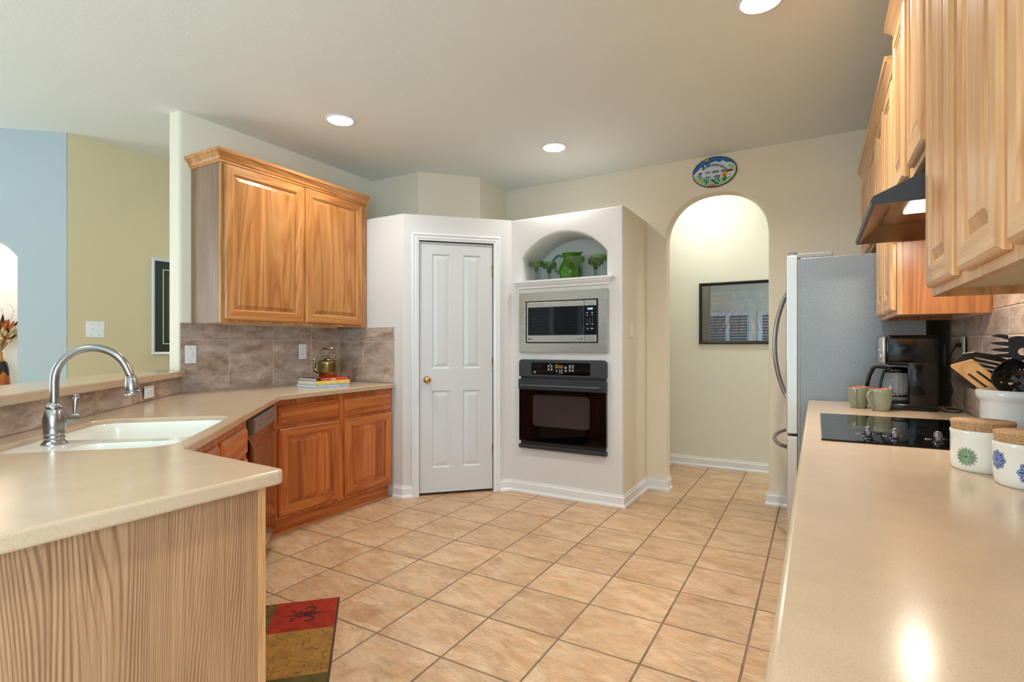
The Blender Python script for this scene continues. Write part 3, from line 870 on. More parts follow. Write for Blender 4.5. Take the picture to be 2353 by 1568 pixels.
# --- left base cabinet (faces +x)
c = thing('base_cabinet', 'reddish wood base cabinet with two drawers under the left counter', 'cabinet', (-2.95, 2.10, 0), PI / 2)
W = 1.06; Dp = 0.58
fr = carcass(c, W, Dp, 0, 0.868, M['red_s'], M['inside'], upper=False, toe=0.10)
obj('face_frame', fr, M['red_s'], c, bevel=0.0015)
cab_drawer(c, 0.030, 0.700, 0.518, 0.826, M['red_x']); cab_drawer(c, 0.566, 0.700, 1.044, 0.826, M['red_x'])
cab_door(c, 0.030, 0.122, 0.515, 0.680, M['red_v'], M['red_s'], M['red_x'])
cab_door(c, 0.566, 0.122, 1.044, 0.680, M['red_v'], M['red_s'], M['red_x'])
bm = bm_new(); box(bm, 0.0, 0.045, 0, W, 0.06, 0.1)
sweep(bm, [(0.0, 0.045), (W, 0.045)], [(0, 0), (0.014, 0), (0.010, 0.012), (0, 0.018)])
obj('toe_kick', bm, M['red_x'], c)
bm = bm_new()    # filler between this cabinet and the dishwasher
p0 = D(-3.43, -0.60); p1 = (-2.955, 2.099)
prism(bm, [p0, p1, (-3.05, 2.09), (D(-3.43, -0.66))], 0.1, 0.868); obj('filler_strip', bm, M['red_s'], c, world=True)

# --- sink base cabinet on the diagonal
o_ = D(-1.80, -0.588)
c = thing('base_cabinet', 'reddish wood sink base cabinet on the diagonal below the sink', 'cabinet', (o_[0], o_[1], 0), 0.75 * PI)
bm = bm_new(); box(bm, 0.0, 0.0, 0.10, 0.98, 0.011, 0.868); obj('face_frame', bm, M['red_s'], c)
bm = bm_new(); box(bm, 0.02, 0.0115, 0.10, 0.98, 0.50, 0.66); obj('carcass', bm, M['red_s'], c)
cab_drawer(c, 0.05, 0.695, 0.46, 0.822, M['red_x'], 'drawer_front'); cab_drawer(c, 0.50, 0.695, 0.925, 0.822, M['red_x'], 'drawer_front')
cab_door(c, 0.05, 0.122, 0.46, 0.675, M['red_v'], M['red_s'], M['red_x']); cab_door(c, 0.50, 0.122, 0.925, 0.675, M['red_v'], M['red_s'], M['red_x'])
bm = bm_new(); box(bm, 0.0, 0.045, 0, 0.98, 0.05, 0.1); obj('toe_kick', bm, M['red_x'], c)

# --- dishwasher on the diagonal
o_ = D(-2.835, -0.60)
c = thing('dishwasher', 'stainless dishwasher with a front control panel at the diagonal corner', 'dishwasher', (o_[0], o_[1], 0), 0.75 * PI)
bm = bm_new(); box(bm, 0.003, 0.0, 0.1, 0.592, 0.52, 0.862); obj('tub', bm, M['black_satin'], c)
bm = bm_new(); xprism(bm, [(-0.002, 0.765), (-0.036, 0.765), (-0.040, 0.772), (-0.040, 0.838), (-0.034, 0.845), (-0.002, 0.845)], 0.003, 0.592)
cp = obj('control_panel', bm, M['grey_steel'], c, bevel=0.002)
bm = bm_new()
for k in range(9): box(bm, 0.30 + k * 0.022, -0.0406, 0.800, 0.313 + k * 0.022, -0.040, 0.8035)
obj('button_row', bm, M['dark_ink'], cp)
bm = bm_new()
for k in range(3): box(bm, 0.09 + k * 0.02, -0.0406, 0.795, 0.104 + k * 0.02, -0.040, 0.799)
obj('brand_mark', bm, M['dark_ink'], cp)
bm = bm_new(); xprism(bm, [(-0.001, 0.764), (-0.010, 0.745), (-0.034, 0.700), (-0.036, 0.69), (-0.036, 0.11), (-0.001, 0.11)], 0.003, 0.592)
obj('door', bm, plain('mirror_stainless', (186, 174, 164), 0.12, 1.0), c, bevel=0.0015)
bm = bm_new(); box(bm, 0.003, 0.045, 0.0, 0.592, 0.06, 0.1); obj('toe_kick', bm, M['black_satin'], c)

# --- peninsula cabinet
c = thing('peninsula_cabinet', 'peninsula cabinet end with striped wood laminate panel at lower left', 'cabinet', (-1.18, 0.0, 0))
bm = bm_new(); prism(bm, [(-1.20, -0.9), (-1.20, 0.79), (-1.74, 0.79), (-1.74, -0.9)], 0.0, 0.868); obj('carcass', bm, M['side_panel'], c, world=True)
bm = bm_new(); box(bm, -1.20, -0.9, 0, -1.18, 0.797, 0.868); obj('side_panel', bm, M['side_panel'], c, world=True)
bm = bm_new(); box(bm, -1.215, 0.7985, 0, -1.18, 0.820, 0.868); obj('corner_stile', bm, M['pale_s'], c, world=True, bevel=0.0015)

# --- left countertop with a sink cut-out (built flat, turned into place)
outer = [(-1.14, -0.9), (-1.137, 0.40)]
for k in range(5):
    a = k * PI / 2 / 4; outer.append((-1.153 + 0.022 * math.cos(a), 0.820 + 0.022 * math.sin(a)))
outer += [(-1.60, 0.858), (-1.625, 0.864), (-1.645, 0.876), (-2.835, 2.062), (-2.848, 2.082), (-2.853, 2.105), (-2.912, 3.158), (-3.54, 3.158), (-3.54, 1.862), (-1.792, 0.112), (-1.792, -0.9)]
sk = []
for (e, n) in rounded_rect(-2.525, -1.085, -1.80, -0.59, 0.085, 6): sk.append(D(e, n))
t = plate(outer, [sk], 0.035)
t.transform(Matrix(((1, 0, 0, 0), (0, 0, 1, 0), (0, -1, 0, 0.905), (0, 0, 0, 1))))
bmesh.ops.recalc_face_normals(t, faces=list(t.faces))
tag(obj('countertop', t, M['counter'], bevel=0.007, bevseg=3), 'beige solid surface counter holding the sink and wrapping the peninsula', 'countertop')

# --- sink set under the cut-out
s = thing('kitchen_sink', 'ivory double bowl sink set into the diagonal counter', 'sink', (D(-2.2, -0.85)[0], D(-2.2, -0.85)[1], 0.70))
def efl(pts, z): return [(D(e, n)[0], D(e, n)[1], z) for e, n in pts]
b1 = rounded_rect(-2.512, -1.072, -2.062, -0.603, 0.075, 6)
b1 = [(min(e, -2.062 - 0.055 * max(0, min(1, (-0.93 - n) / 0.08))), n) for e, n in b1]
b2 = rounded_rect(-2.012, -0.91, -1.812, -0.603, 0.06, 6)
rim = rounded_rect(-2.524, -1.084, -1.801, -0.591, 0.084, 6)
t = plate(rim, [b1, b2], 0.012)
t.transform(Matrix(((1, 0, 0, 0), (0, 0, 1, 0), (0, -1, 0, 0.888), (0, 0, 0, 1))))      # e,n plane at z
bm = bm_new(); merge(bm, t)
def bowl(bm, loop, z1, z0):
    cx = sum(p[0] for p in loop) / len(loop); cy = sum(p[1] for p in loop) / len(loop)
    rows = []
    for k, (f, z) in enumerate([(1.0, z1), (0.985, z1 - 0.01), (0.97, z1 - 0.03), (0.955, z0 + 0.04), (0.92, z0 + 0.012), (0.82, z0), (0.1, z0 - 0.004)]):
        rows.append([bm.verts.new((cx + (p[0] - cx) * f, cy + (p[1] - cy) * f, z)) for p in loop])
    for a, b in zip(rows[:-1], rows[1:]):
        for i in range(len(loop)):
            j = (i + 1) % len(loop); f = bm.faces.new((a[i], a[j], b[j], b[i])); f.smooth = True
    bm.faces.new(rows[-1])
bowl(bm, b1, 0.888, 0.70); bowl(bm, b2, 0.888, 0.72)
bm.transform(Matrix(((1 / R2, 1 / R2, 0, 0), (-1 / R2, 1 / R2, 0, 0), (0, 0, 1, 0), (0, 0, 0, 1))))
obj('basin', bm, M['sink'], s, world=True, recalc=True, smooth=0.7)
bm = bm_new(); lathe(bm, [(0, 0.703), (0.03, 0.703), (0.042, 0.706), (0.044, 0.702)], *D(-2.3, -0.84)); obj('drain', bm, M['steel'], s, world=True)

# --- faucet: pull-down gooseneck
fx, fy = D(-2.036, -1.0); fz = 0.8882
f_ = thing('faucet', 'brushed nickel gooseneck kitchen faucet with bell shaped spray head', 'faucet', (fx, fy, fz), PI / 4)   # local x = toward the room
bm = bm_new()
k_ = 0.79
lathe(bm, [(r_ * k_, z_) for r_, z_ in [(0.044, 0), (0.044, 0.003), (0.038, 0.008), (0.033, 0.014), (0.033, 0.018), (0.036, 0.022), (0.034, 0.027), (0.034, 0.032), (0.037, 0.036), (0.035, 0.040),
           (0.037, 0.055), (0.0385, 0.072), (0.037, 0.090), (0.031, 0.106), (0.027, 0.112), (0.025, 0.115), (0.030, 0.118), (0.030, 0.122), (0.024, 0.127), (0.022, 0.134), (0.017, 0.136)]], seg=40)
obj('body', bm, M['nickel'], f_, smooth=0.6)
arc = [(0, 0, 0.13), (0, 0, 0.18), (0.0, 0, 0.2055)]
Rr = 0.106
for k in range(1, 15):
    a = PI - k * (PI * 0.86) / 14
    arc.append((Rr + Rr * math.cos(a), 0, 0.207 + Rr * math.sin(a)))
lx, _, lz = arc[-1]
dxn, dzn = math.sin(PI - PI * 0.86), -math.cos(PI - PI * 0.86)
arc.append((lx + 0.012, 0, lz - 0.030))
bm = bm_new(); tube(bm, arc, 0.0122, 20); obj('spout', bm, M['nickel'], f_, smooth=0.6)
bm = bm_new()
lathe(bm, [(r_ * 0.82, z_ * 0.92) for r_, z_ in [(0.0125, 0.004), (0.0125, -0.002), (0.019, -0.004), (0.020, -0.008), (0.018, -0.011), (0.020, -0.016), (0.0245, -0.034), (0.0255, -0.050), (0.024, -0.058), (0.027, -0.061), (0.0265, -0.066), (0.031, -0.073), (0.030, -0.075), (0, -0.075)]], seg=36)
bm.transform(Matrix.Translation((lx + 0.013, 0, lz - 0.030)) @ Matrix.Rotation(-0.12, 4, 'Y'))
obj('spray_head', bm, M['nickel'], f_, smooth=0.6)
bm = bm_new()
hd = Vector((math.cos(0.95), math.sin(0.95), 0))
tube(bm, [hd * 0.02 + Vector((0, 0, 0.078)), hd * 0.058 + Vector((0, 0, 0.078)), hd * 0.066 + Vector((0, 0, 0.078))], [0.0165, 0.0165, 0.014], 20)
tube(bm, [hd * 0.058 + Vector((0, 0, 0.085)), hd * 0.060 + Vector((0, 0, 0.11)), hd * 0.062 + Vector((0, 0, 0.135)), hd * 0.064 + Vector((0, 0, 0.146)), hd * 0.064 + Vector((0, 0, 0.149)), hd * 0.064 + Vector((0, 0, 0.152)), hd * 0.064 + Vector((0, 0, 0.156)), hd * 0.064 + Vector((0, 0, 0.158))],
     [0.005, 0.007, 0.0095, 0.0095, 0.007, 0.008, 0.006, 0.0025], 16)
obj('lever_handle', bm, M['nickel'], f_, smooth=0.7)

# ------------------------------------------------------------------ right side run
XF, XD = 0.29, 0.27
def right_cab(name, label, y_far, y_near, z0, z1, doors, crown=True, crown_end=True, side=None):
    c = thing(name, label, 'cabinet', (XF, y_far, z0), -PI / 2)
    w = y_far - y_near; h = z1 - z0
    fr = carcass(c, w, 0.6 - XF - 0.001, 0, h, side or M['pale_s'], M['inside'])
    obj('face_frame', fr, M['pale_s'], c, bevel=0.0015)
    for (ya, yb, za, zb_) in doors:
        cab_door(c, y_far - yb, za - z0, y_far - ya, zb_ - z0, M['pale_v'], M['pale_s'], M['pale_x'])
    if crown:
        bm = bm_new()
        path = [(0, 0), (w, 0)]
        if crown_end: path = [(0, 0.30)] + path
        sweep(bm, path, CROWN, z=h - 0.005)
        box(bm, 0.0005, 0.0, h, w - 0.0005, 0.6 - XF - 0.002, h + 0.06)
        obj('crown_moulding', bm, M['pale_x'], c)
    return c
right_cab('wall_cabinet', 'pale wood wall cabinet above the refrigerator', 4.425, 3.40, 1.80, 2.362, [(3.42, 3.90, 1.82, 2.34), (3.93, 4.41, 1.82, 2.34)], crown_end=False)
cf = right_cab('wall_cabinet', 'pale wood wall cabinet above the coffee maker, past the hood', 3.395, 2.715, 1.338, 2.362, [(2.737, 3.035, 1.358, 2.34), (3.065, 3.365, 1.358, 2.34)], crown_end=False,
               side=wood('hood_lit_side_wood', (140, 80, 44), (176, 110, 64), (194, 130, 82), 'Z', strips=False, figure=1.6))  # warm glow of the hood lamp put into this side's colour
bm = bm_new(); box(bm, 0.645, 0.0005, 0.26, 0.655, -0.008, 0.30); obj('hinge', bm, M['steel'], cf)
right_cab('wall_cabinet', 'tall pale wood cabinet directly above the range hood', 2.705, 1.955, 1.80, 2.494, [(1.975, 2.275, 1.825, 2.475), (2.375, 2.685, 1.825, 2.475)], crown_end=True)
right_cab('wall_cabinet', 'near tall pale wood wall cabinet at the right edge, beside the hood', 1.945, 1.182, 1.351, 2.494, [(1.59, 1.91, 1.374, 2.475), (1.205, 1.517, 1.374, 2.475)], crown_end=False)
right_cab('wall_cabinet', 'nearest pale wood wall cabinet, cut off by the right edge', 1.180, 0.42, 1.351, 2.494, [(0.83, 1.160, 1.374, 2.475), (0.44, 0.79, 1.374, 2.475)], crown_end=False)

# base cabinets below the right counter
c = thing('base_cabinet', 'base cabinet run hidden below the right counter', 'cabinet', (0.0, 3.37, 0), -PI / 2)
fr = carcass(c, 3.9, 0.585, 0, 0.868, M['pale_s'], M['inside'], upper=False, toe=0.1)
obj('face_frame', fr, M['pale_s'], c)
for k in range(8):
    cab_door(c, 0.02 + k * 0.485, 0.122, 0.475 + k * 0.485, 0.68, M['pale_v'], M['pale_s'], M['pale_x'])
    cab_drawer(c, 0.02 + k * 0.485, 0.70, 0.475 + k * 0.485, 0.845, M['pale_x'])
bm = bm_new(); box(bm, 0, 0.045, 0, 3.9, 0.06, 0.1); obj('toe_kick', bm, M['pale_x'], c)
bm = bm_new()
prism(bm, [(-0.042, -0.55), (0.583, -0.55), (0.583, 3.372), (-0.030, 3.372), (-0.042, 3.36)], 0.87, 0.905)
tag(obj('countertop', bm, M['counter'], bevel=0.009, bevseg=4), 'long beige counter along the right wall under the cooktop', 'countertop')

# --- cooktop
c = thing('cooktop', 'black glass electric cooktop set in the right counter', 'cooktop', (0.27, 2.32, 0.905))
bm = bm_new(); rbox(bm, 0.012, 1.955, 0.9055, 0.525, 2.690, 0.911, 0.002, 2); obj('glass_top', bm, M['black_glass'], c, world=True)
def ring(bm, cx, cy, r, z, w=0.0012, seg=48):
    a = [bm.verts.new((cx + r * math.cos(2 * PI * k / seg), cy + r * math.sin(2 * PI * k / seg), z)) for k in range(seg)]
    b = [bm.verts.new((cx + (r - w) * math.cos(2 * PI * k / seg), cy + (r - w) * math.sin(2 * PI * k / seg), z)) for k in range(seg)]
    for k in range(seg): bm.faces.new((a[k], a[(k + 1) % seg], b[(k + 1) % seg], b[k]))
for (cx, cy, r) in ((0.15, 2.52, 0.09), (0.40, 2.52, 0.075), (0.15, 2.26, 0.075), (0.40, 2.26, 0.10)):
    bm = bm_new(); ring(bm, cx, cy, r, 0.91115); obj('burner_ring', bm, plain('grey_burner_line', (40, 40, 44), 0.3), c, world=True)
kpos = [(0.142, 2.045), (0.212, 2.040), (0.318, 2.035), (0.39, 2.03)]
for i, (kx, ky) in enumerate(kpos):
    bm = bm_new()
    lathe(bm, [(0.014, 0.9112), (0.014, 0.914), (0.009, 0.917), (0.009, 0.919), (0.0115, 0.921), (0.0115, 0.934), (0.010, 0.942), (0.006, 0.947), (0, 0.949)], kx, ky, 24)
    t = bmesh.new()
    for sgn in (-1, 1):
        outl = []
        for k in range(16):
            a = 2 * PI * k / 16; outl.append((sgn * 0.022 + 0.016 * math.cos(a), 0.0075 * math.sin(a)))
        prism(t, outl, 0.922, 0.927)
    t.transform(Matrix.Translation((kx, ky, 0)) @ Matrix.Rotation(0.5, 4, 'Z'))
    merge(bm, t)
    obj('control_knob', bm, M['chrome'], c, world=True, smooth=0.6)

# --- range hood
c = thing('range_hood', 'dark slate under cabinet range hood with a lit lamp', 'range hood', (0.38, 2.33, 1.64))
yn, yf = 1.953, 2.700
prof = [(0.585, 1.642), (0.146, 1.642), (0.142, 1.655), (0.150, 1.668), (0.27, 1.722), (0.43, 1.797), (0.585, 1.797)]
bm = bm_new()
outs = {}
for y in (yn, yf): outs[y] = [bm.verts.new((x, y, z)) for x, z in prof]
bm.faces.new(outs[yn]); bm.faces.new(list(reversed(outs[yf])))
n = len(prof)
for i in range(1, n): # every side but the open underside
    j = (i + 1) % n
    bm.faces.new((outs[yn][i], outs[yf][i], outs[yf][j], outs[yn][j]))
obj('hood_shell', bm, M['hood_blue'], c, world=True, recalc=True)
bm = bm_new()
lp = []
for (ix, iy, z) in ((0, 0, 1.6425), (0.008, 0.008, 1.6425), (0.075, 0.11, 1.690)):
    lp.append([bm.verts.new(p) for p in ((0.147 + ix, yn + iy, z), (0.584, yn + iy, z), (0.584, yf - iy, z), (0.147 + ix, yf - iy, z))])
for a, b in zip(lp[:-1], lp[1:]):
    for i in range(4): bm.faces.new((a[i], a[(i + 1) % 4], b[(i + 1) % 4], b[i]))
bm.faces.new(lp[-1])
obj('inner_pan', bm, M['hood_inner'], c, world=True)
bm = bm_new(); rbox(bm, 0.27, 2.16, 1.684, 0.40, 2.36, 1.692, 0.003); obj('lamp_lens', bm, M['lamp_lens'], c, world=True)
bm = bm_new(); box(bm, 0.42, 2.08, 1.684, 0.56, 2.56, 1.6895); obj('grease_filter', bm, M['steel'], c, world=True)
area_light('hood_lamp', (0.335, 2.26, 1.682), (0, 0, 0), 0.12, 0.18, 4.2, (1.0, 0.88, 0.72))

# --- refrigerator
fy0, fy1 = 3.395, 4.30
c = thing('refrigerator', 'stainless bottom freezer refrigerator at the end of the right counter', 'refrigerator', (0.2, 3.85, 0))
bm = bm_new(); box(bm, -0.083, fy0, 0.02, 0.485, fy1, 1.703); obj('body', bm, M['fridge_side'], c, world=True, bevel=0.003)
def fdoor(nm, ya, yb, za, zb_):
    bm = bm_new()
    # bowed front: profile in x,y
    pts = [(-0.096, ya), (-0.096, yb)]
    for k in range(9):
        tt = k / 8; y = yb - (yb - ya) * tt
        pts.append((-0.150 - 0.012 * math.sin(PI * tt), y))
    prism(bm, pts, za, zb_)
    return obj(nm, bm, M['door_steel'], c, world=True, bevel=0.004)
ym = (fy0 + fy1) / 2
d1 = fdoor('door', fy0 + 0.002, ym - 0.003, 0.705, 1.722)
d2 = fdoor('door', ym + 0.003, fy1 - 0.002, 0.705, 1.722)
d3 = fdoor('freezer_drawer', fy0 + 0.002, fy1 - 0.002, 0.06, 0.690)
bm = bm_new(); box(bm, -0.095, fy0 + 0.006, 0.06, -0.084, fy1 - 0.006, 1.70); obj('gasket', bm, M['grey_plastic'], c, world=True)
for dd, yy in ((d1, ym - 0.045), (d2, ym + 0.045)):
    bm = bm_new()
    pts = []
    for k in range(17):
        tt = k / 16
        pts.append((-0.158 - 0.082 * math.sin(PI * tt) ** 0.7, yy, 0.865 + 0.69 * tt))
    tube(bm, pts, 0.011, 14); obj('handle', bm, M['nickel'], dd, world=False)
bm = bm_new(); pts = []
for k in range(21):
    tt = k / 20; pts.append((-0.155 - 0.085 * math.sin(PI * tt) ** 0.6, fy0 + 0.08 + 0.74 * tt, 0.615))
tube(bm, pts, 0.012, 14); obj('handle', bm, M['nickel'], d3)
for q in (d1, d2, d3):
    pass
bm = bm_new(); rbox(bm, -0.10, fy0 + 0.005, 1.7035, 0.075, fy0 + 0.075, 1.732, 0.006, 2)
tube(bm, [(-0.122, fy0 + 0.03, 1.7225), (-0.122, fy0 + 0.03, 1.740)], 0.022, 16); obj('hinge_cover', bm, M['grey_plastic'], c, world=True)
bm = bm_new(); rbox(bm, -0.10, fy1 - 0.075, 1.7035, 0.075, fy1 - 0.005, 1.732, 0.006, 2); obj('hinge_cover', bm, M['grey_plastic'], c, world=True)
bm = bm_new(); box(bm, -0.085, fy0 + 0.01, 0.0, 0.48, fy1 - 0.01, 0.02); obj('base', bm, M['black_satin'], c, world=True)
# handles were modelled in world space: bring them into their doors' frame
for ch in (d1, d2, d3):
    for h in ch.children:
        h.data.transform(Matrix.Translation((-0.2, -3.85, 0)))

# ------------------------------------------------------------------ built-in microwave and wall oven (front plane y=3.80)
c = thing('microwave', 'built in stainless microwave with trim kit above the wall oven', 'microwave', (-1.745, 3.80, 1.152))
Y0 = 3.80
bm = bm_new(); box(bm, -2.06, 3.79, 1.225, -1.44, 4.12, 1.565); obj('body', bm, M['black_satin'], c, world=True)
t = plate([(-2.127, 1.152), (-1.363, 1.152), (-1.363, 1.640), (-2.127, 1.640)], [[(-2.066, 1.228), (-1.440, 1.228), (-1.440, 1.566), (-2.066, 1.566)]], 0.016)
t.transform(Matrix.Translation((0, 3.7825, 0))); obj('trim_frame', t, M['steel'], c, world=True, bevel=0.002)
bm = bm_new(); rbox(bm, -2.052, 3.772, 1.235, -1.552, 3.789, 1.558, 0.003); md = obj('door', bm, M['steel'], c, world=True)
bm = bm_new(); box(bm, -2.037, 3.7705, 1.290, -1.553, 3.7722, 1.516); obj('door_glass', bm, M['black_glass'], md); 
bm = bm_new(); rbox(bm, -1.549, 3.772, 1.235, -1.450, 3.789, 1.558, 0.003); cpn = obj('control_panel', bm, M['steel'], c, world=True)
bm = bm_new(); box(bm, -1.549, 3.7705, 1.290, -1.450, 3.7722, 1.516); obj('panel_glass', bm, M['black_glass'], cpn)
t = text_bm('12:03', 0.021, 0.0002, bold=0.0004); t.transform(Matrix.Translation((-1.500, 3.7700, 1.490))); obj('clock_digits', t, M['clock_led'], cpn)
def keymark(nm, bm, mat, par, off):
    o = obj(nm, bm, mat, par); o.data.transform(Matrix.Translation(off)); return o
MWO = (1.745, -3.80, -1.152)
for s_, z in [('123', 1.419), ('456', 1.404), ('789', 1.389), (' 0', 1.373)]:
    for k, ch in enumerate(s_):
        if ch == ' ': continue
        t = text_bm(ch, 0.0105, 0.0002); t.transform(Matrix.Translation((-1.523 + k * 0.022, 3.7702, z))); obj('keypad_digit', t, M['grey_ink'], cpn)
for (x, z, w_, w2) in ((-1.523, 1.462, .016, .010), (-1.482, 1.462, .016, .016), (-1.523, 1.440, .018, 0), (-1.482, 1.440, .016, 0), (-1.523, 1.375, .015, .010), (-1.480, 1.375, .014, .010), (-1.520, 1.340, .014, .010), (-1.484, 1.342, .020, .024)):
    bm = bm_new(); box(bm, x - w_ / 2, 3.7700, z - 0.0014, x + w_ / 2, 3.7703, z + 0.0014)
    if w2: box(bm, x - w2 / 2, 3.7700, z - 0.0074, x + w2 / 2, 3.7703, z - 0.0046)
    obj('key_legend', bm, M['grey_ink'], cpn)
t = text_bm('LG', 0.018, 0.0003, bold=0.0003, align='LEFT'); t.transform(Matrix.Translation((-2.015, 3.7716, 1.262))); bm = bm_new(); merge(bm, t)
t = bmesh.new(); lathe(t, [(0, 0), (0.0085, 0), (0.0085, 0.0006), (0, 0.0006)], seg=24); t.transform(Matrix.Translation((-2.027, 3.7722, 1.262)) @ Matrix.Rotation(PI / 2, 4, 'X')); merge(bm, t)
box(bm, -1.60, 3.7716, 1.260, -1.580, 3.772, 1.2625)
t = bmesh.new(); lathe(t, [(0, 0), (0.006, 0), (0.006, 0.0006), (0, 0.0006)], seg=20); t.transform(Matrix.Translation((-1.568, 3.7722, 1.262)) @ Matrix.Rotation(PI / 2, 4, 'X')); merge(bm, t)
obj('brand_mark', bm, M['dark_ink'], md)
for q in (md, cpn):
    for h in q.children: h.data.transform(Matrix.Translation((1.745, -3.80, -1.152)))

c = thing('wall_oven', 'black built in wall oven with digital control strip below the microwave', 'oven', (-1.7435, 3.80, 0.37))
def lc(o): o.data.transform(Matrix.Translation((1.7435, -3.80, -0.37)))
bm = bm_new(); box(bm, -2.085, 3.795, 0.41, -1.40, 4.13, 1.065); obj('cavity', bm, M['black_satin'], c, world=True)
out = [(-2.120, 0.957), (-1.367, 0.957)] + [p for p in rounded_rect(-2.120, 0.957, -1.367, 1.096, 0.03, 5)[:6]] + [p for p in rounded_rect(-2.120, 0.957, -1.367, 1.096, 0.03, 5)[6:12]]
t = plate(out, [], 0.032); t.transform(Matrix.Translation((0, 3.7665, 0))); ocp = obj('control_panel', t, M['oven_frame'], c, world=True, bevel=0.003)
t = plate(rounded_rect(-2.002, 0.976, -1.496, 1.072, 0.014, 4), [], 0.001); t.transform(Matrix.Translation((0, 3.7655, 0))); o = obj('panel_glass', t, M['black_glass'], ocp); lc(o)
bm = bm_new(); box(bm, -1.793, 3.7650, 1.028, -1.722, 3.7654, 1.053); o = obj('display', bm, M['olive_lcd'], ocp); lc(o)
def mk(x, z, w_, h_): box(bm, x - w_ / 2, 3.7648, z - h_ / 2, x + w_ / 2, 3.7654, z + h_ / 2)
for (x, z) in ((-1.848, 1.043), (-1.822, 1.043), (-1.848, 1.018), (-1.822, 1.018), (-1.665, 1.038), (-1.640, 1.038), (-1.665, 1.013), (-1.640, 1.013)):
    bm = bm_new(); mk(x, z + 0.006, 0.016, 0.003); mk(x, z + 0.001, 0.012, 0.003); mk(x, z - 0.006, 0.016, 0.003); lc(obj('button_legend', bm, M['grey_ink'], ocp))
for a_ in ((-1.835, 1.060, 0.016, 0.003), (-1.778, 1.060, 0.012, 0.003), (-1.652, 1.053, 0.045, 0.003), (-1.742, 0.990, 0.038, 0.002)):
    bm = bm_new(); mk(*a_); lc(obj('panel_legend', bm, M['grey_ink'], ocp))
for x in (-1.778, -1.750, -1.733):
    bm = bm_new()
    for s_ in (1, -1):
        t = bmesh.new(); prism(t, [(-0.006, s_ * 0.003), (0.006, s_ * 0.003), (0, s_ * 0.012)], 0, 0.0006)
        t.transform(Matrix.Translation((x, 3.7654, 1.008)) @ Matrix.Rotation(PI / 2, 4, 'X')); merge(bm, t)
    lc(obj('arrow_buttons', bm, M['grey_ink'], ocp))
for (x, z, r, nm) in ((-1.700, 1.035, 0.010, 'round_button'), (-1.700, 1.010, 0.009, 'round_button'), (-1.972, 0.995, 0.009, 'round_emblem')):
    bm = bm_new()
    t = bmesh.new(); ring(t, 0, 0, r, 0, 0.0022, 20); t.transform(Matrix.Translation((x, 3.7650, z)) @ Matrix.Rotation(PI / 2, 4, 'X')); merge(bm, t)
    mk(x, z, r, 0.003); lc(obj(nm, bm, M['grey_ink'], ocp))
bm = bm_new(); box(bm, -2.105, 3.775, 0.934, -1.378, 3.797, 0.957); obj('vent_gap', bm, M['black_satin'], c, world=True)
bm = bm_new(); rbox(bm, -2.120, 3.757, 0.852, -1.367, 3.797, 0.934, 0.003); od = obj('door_rail', bm, M['oven_frame'], c, world=True)
bm = bm_new(); box(bm, -2.10, 3.7555, 0.924, -1.385, 3.7575, 0.9275)
o = obj('rail_slot', bm, M['dark_gap'], od); lc(o)
bm = bm_new(); pts = []
for k in range(25):
    tt = k / 24; e_ = min(tt, 1 - tt); pts.append((-2.092 + 0.692 * tt, 3.754 - 0.036 * min(1, (e_ / 0.07)) ** 0.6, 0.885))
tube(bm, pts, [0.010] + [0.0125] * 23 + [0.010], 14); o = obj('handle', bm, M['oven_frame'], od, smooth=0.7); lc(o)
t = plate([(-2.117, 0.434), (-1.370, 0.434), (-1.370, 0.8515), (-2.117, 0.8515)], [rounded_rect(-1.990, 0.560, -1.500, 0.813, 0.028, 5)], 0.03)
t.transform(Matrix.Translation((0, 3.766, 0))); dg_ = obj('door_glass', t, M['black_glass'], c, world=True)
t = plate(rounded_rect(-1.991, 0.559, -1.499, 0.814, 0.028, 5), [], 0.002); t.transform(Matrix.Translation((0, 3.7665, 0))); o = obj('window', t, M['window_glass_oven'], dg_); lc(o)
bm = bm_new(); box(bm, -2.105, 3.775, 0.404, -1.378, 3.797, 0.434); obj('lower_vent', bm, M['black_satin'], c, world=True)
bm = bm_new(); rbox(bm, -2.120, 3.762, 0.372, -1.367, 3.797, 0.404, 0.003); obj('bottom_trim', bm, M['oven_frame'], c, world=True)

# ------------------------------------------------------------------ recessed ceiling lights
def downlight(x, y, label, power, first=[None], col=WARM):
    if first[0] is None:
        t_ = thing('ceiling_light', label, 'light', (x, y, CEIL), 0, None)
        bm = bm_new(); lathe(bm, [(0.084, -0.0005), (0.098, -0.0005), (0.100, -0.004), (0.094, -0.008), (0.084, -0.009), (0.080, -0.004)], seg=40); obj('trim_ring', bm, M['trim'], t_, smooth=0.8)
        bm = bm_new(); lathe(bm, [(0, -0.006), (0.06, -0.0055), (0.083, -0.003)], seg=40); obj('lens', bm, M['lamp_lens'], t_)
        first[0] = t_
    else: t_ = dup(first[0], (x, y, CEIL), 0, label)
    area_light('downlight_lamp', (x, y, CEIL - 0.012), (0, 0, 0), 0.15, 0.15, power, col, 'DISK', 2.6)
    return t_
LP = 9.0
downlight(-2.766, 2.472, 'round recessed ceiling light above the left wall cabinet', LP)
downlight(-1.737, 3.633, 'round recessed ceiling light nearest the oven wall', LP * 0.55)
downlight(-0.214, 2.542, 'round recessed ceiling light cut off at the top edge of the photo', LP * 1.6)
downlight(-0.35, 0.1, 'round recessed ceiling light over the near end of the right counter, above the frame', LP)
downlight(-2.3, -0.5, 'round recessed ceiling light over the breakfast area, out of frame', LP)
downlight(-4.1, 3.3, 'round recessed ceiling light in the passage behind the left wall', LP * 0.6)
hl = thing('ceiling_light', 'frosted dome ceiling light in the hallway behind the arch', 'light', (-0.95, 4.95, CEIL))
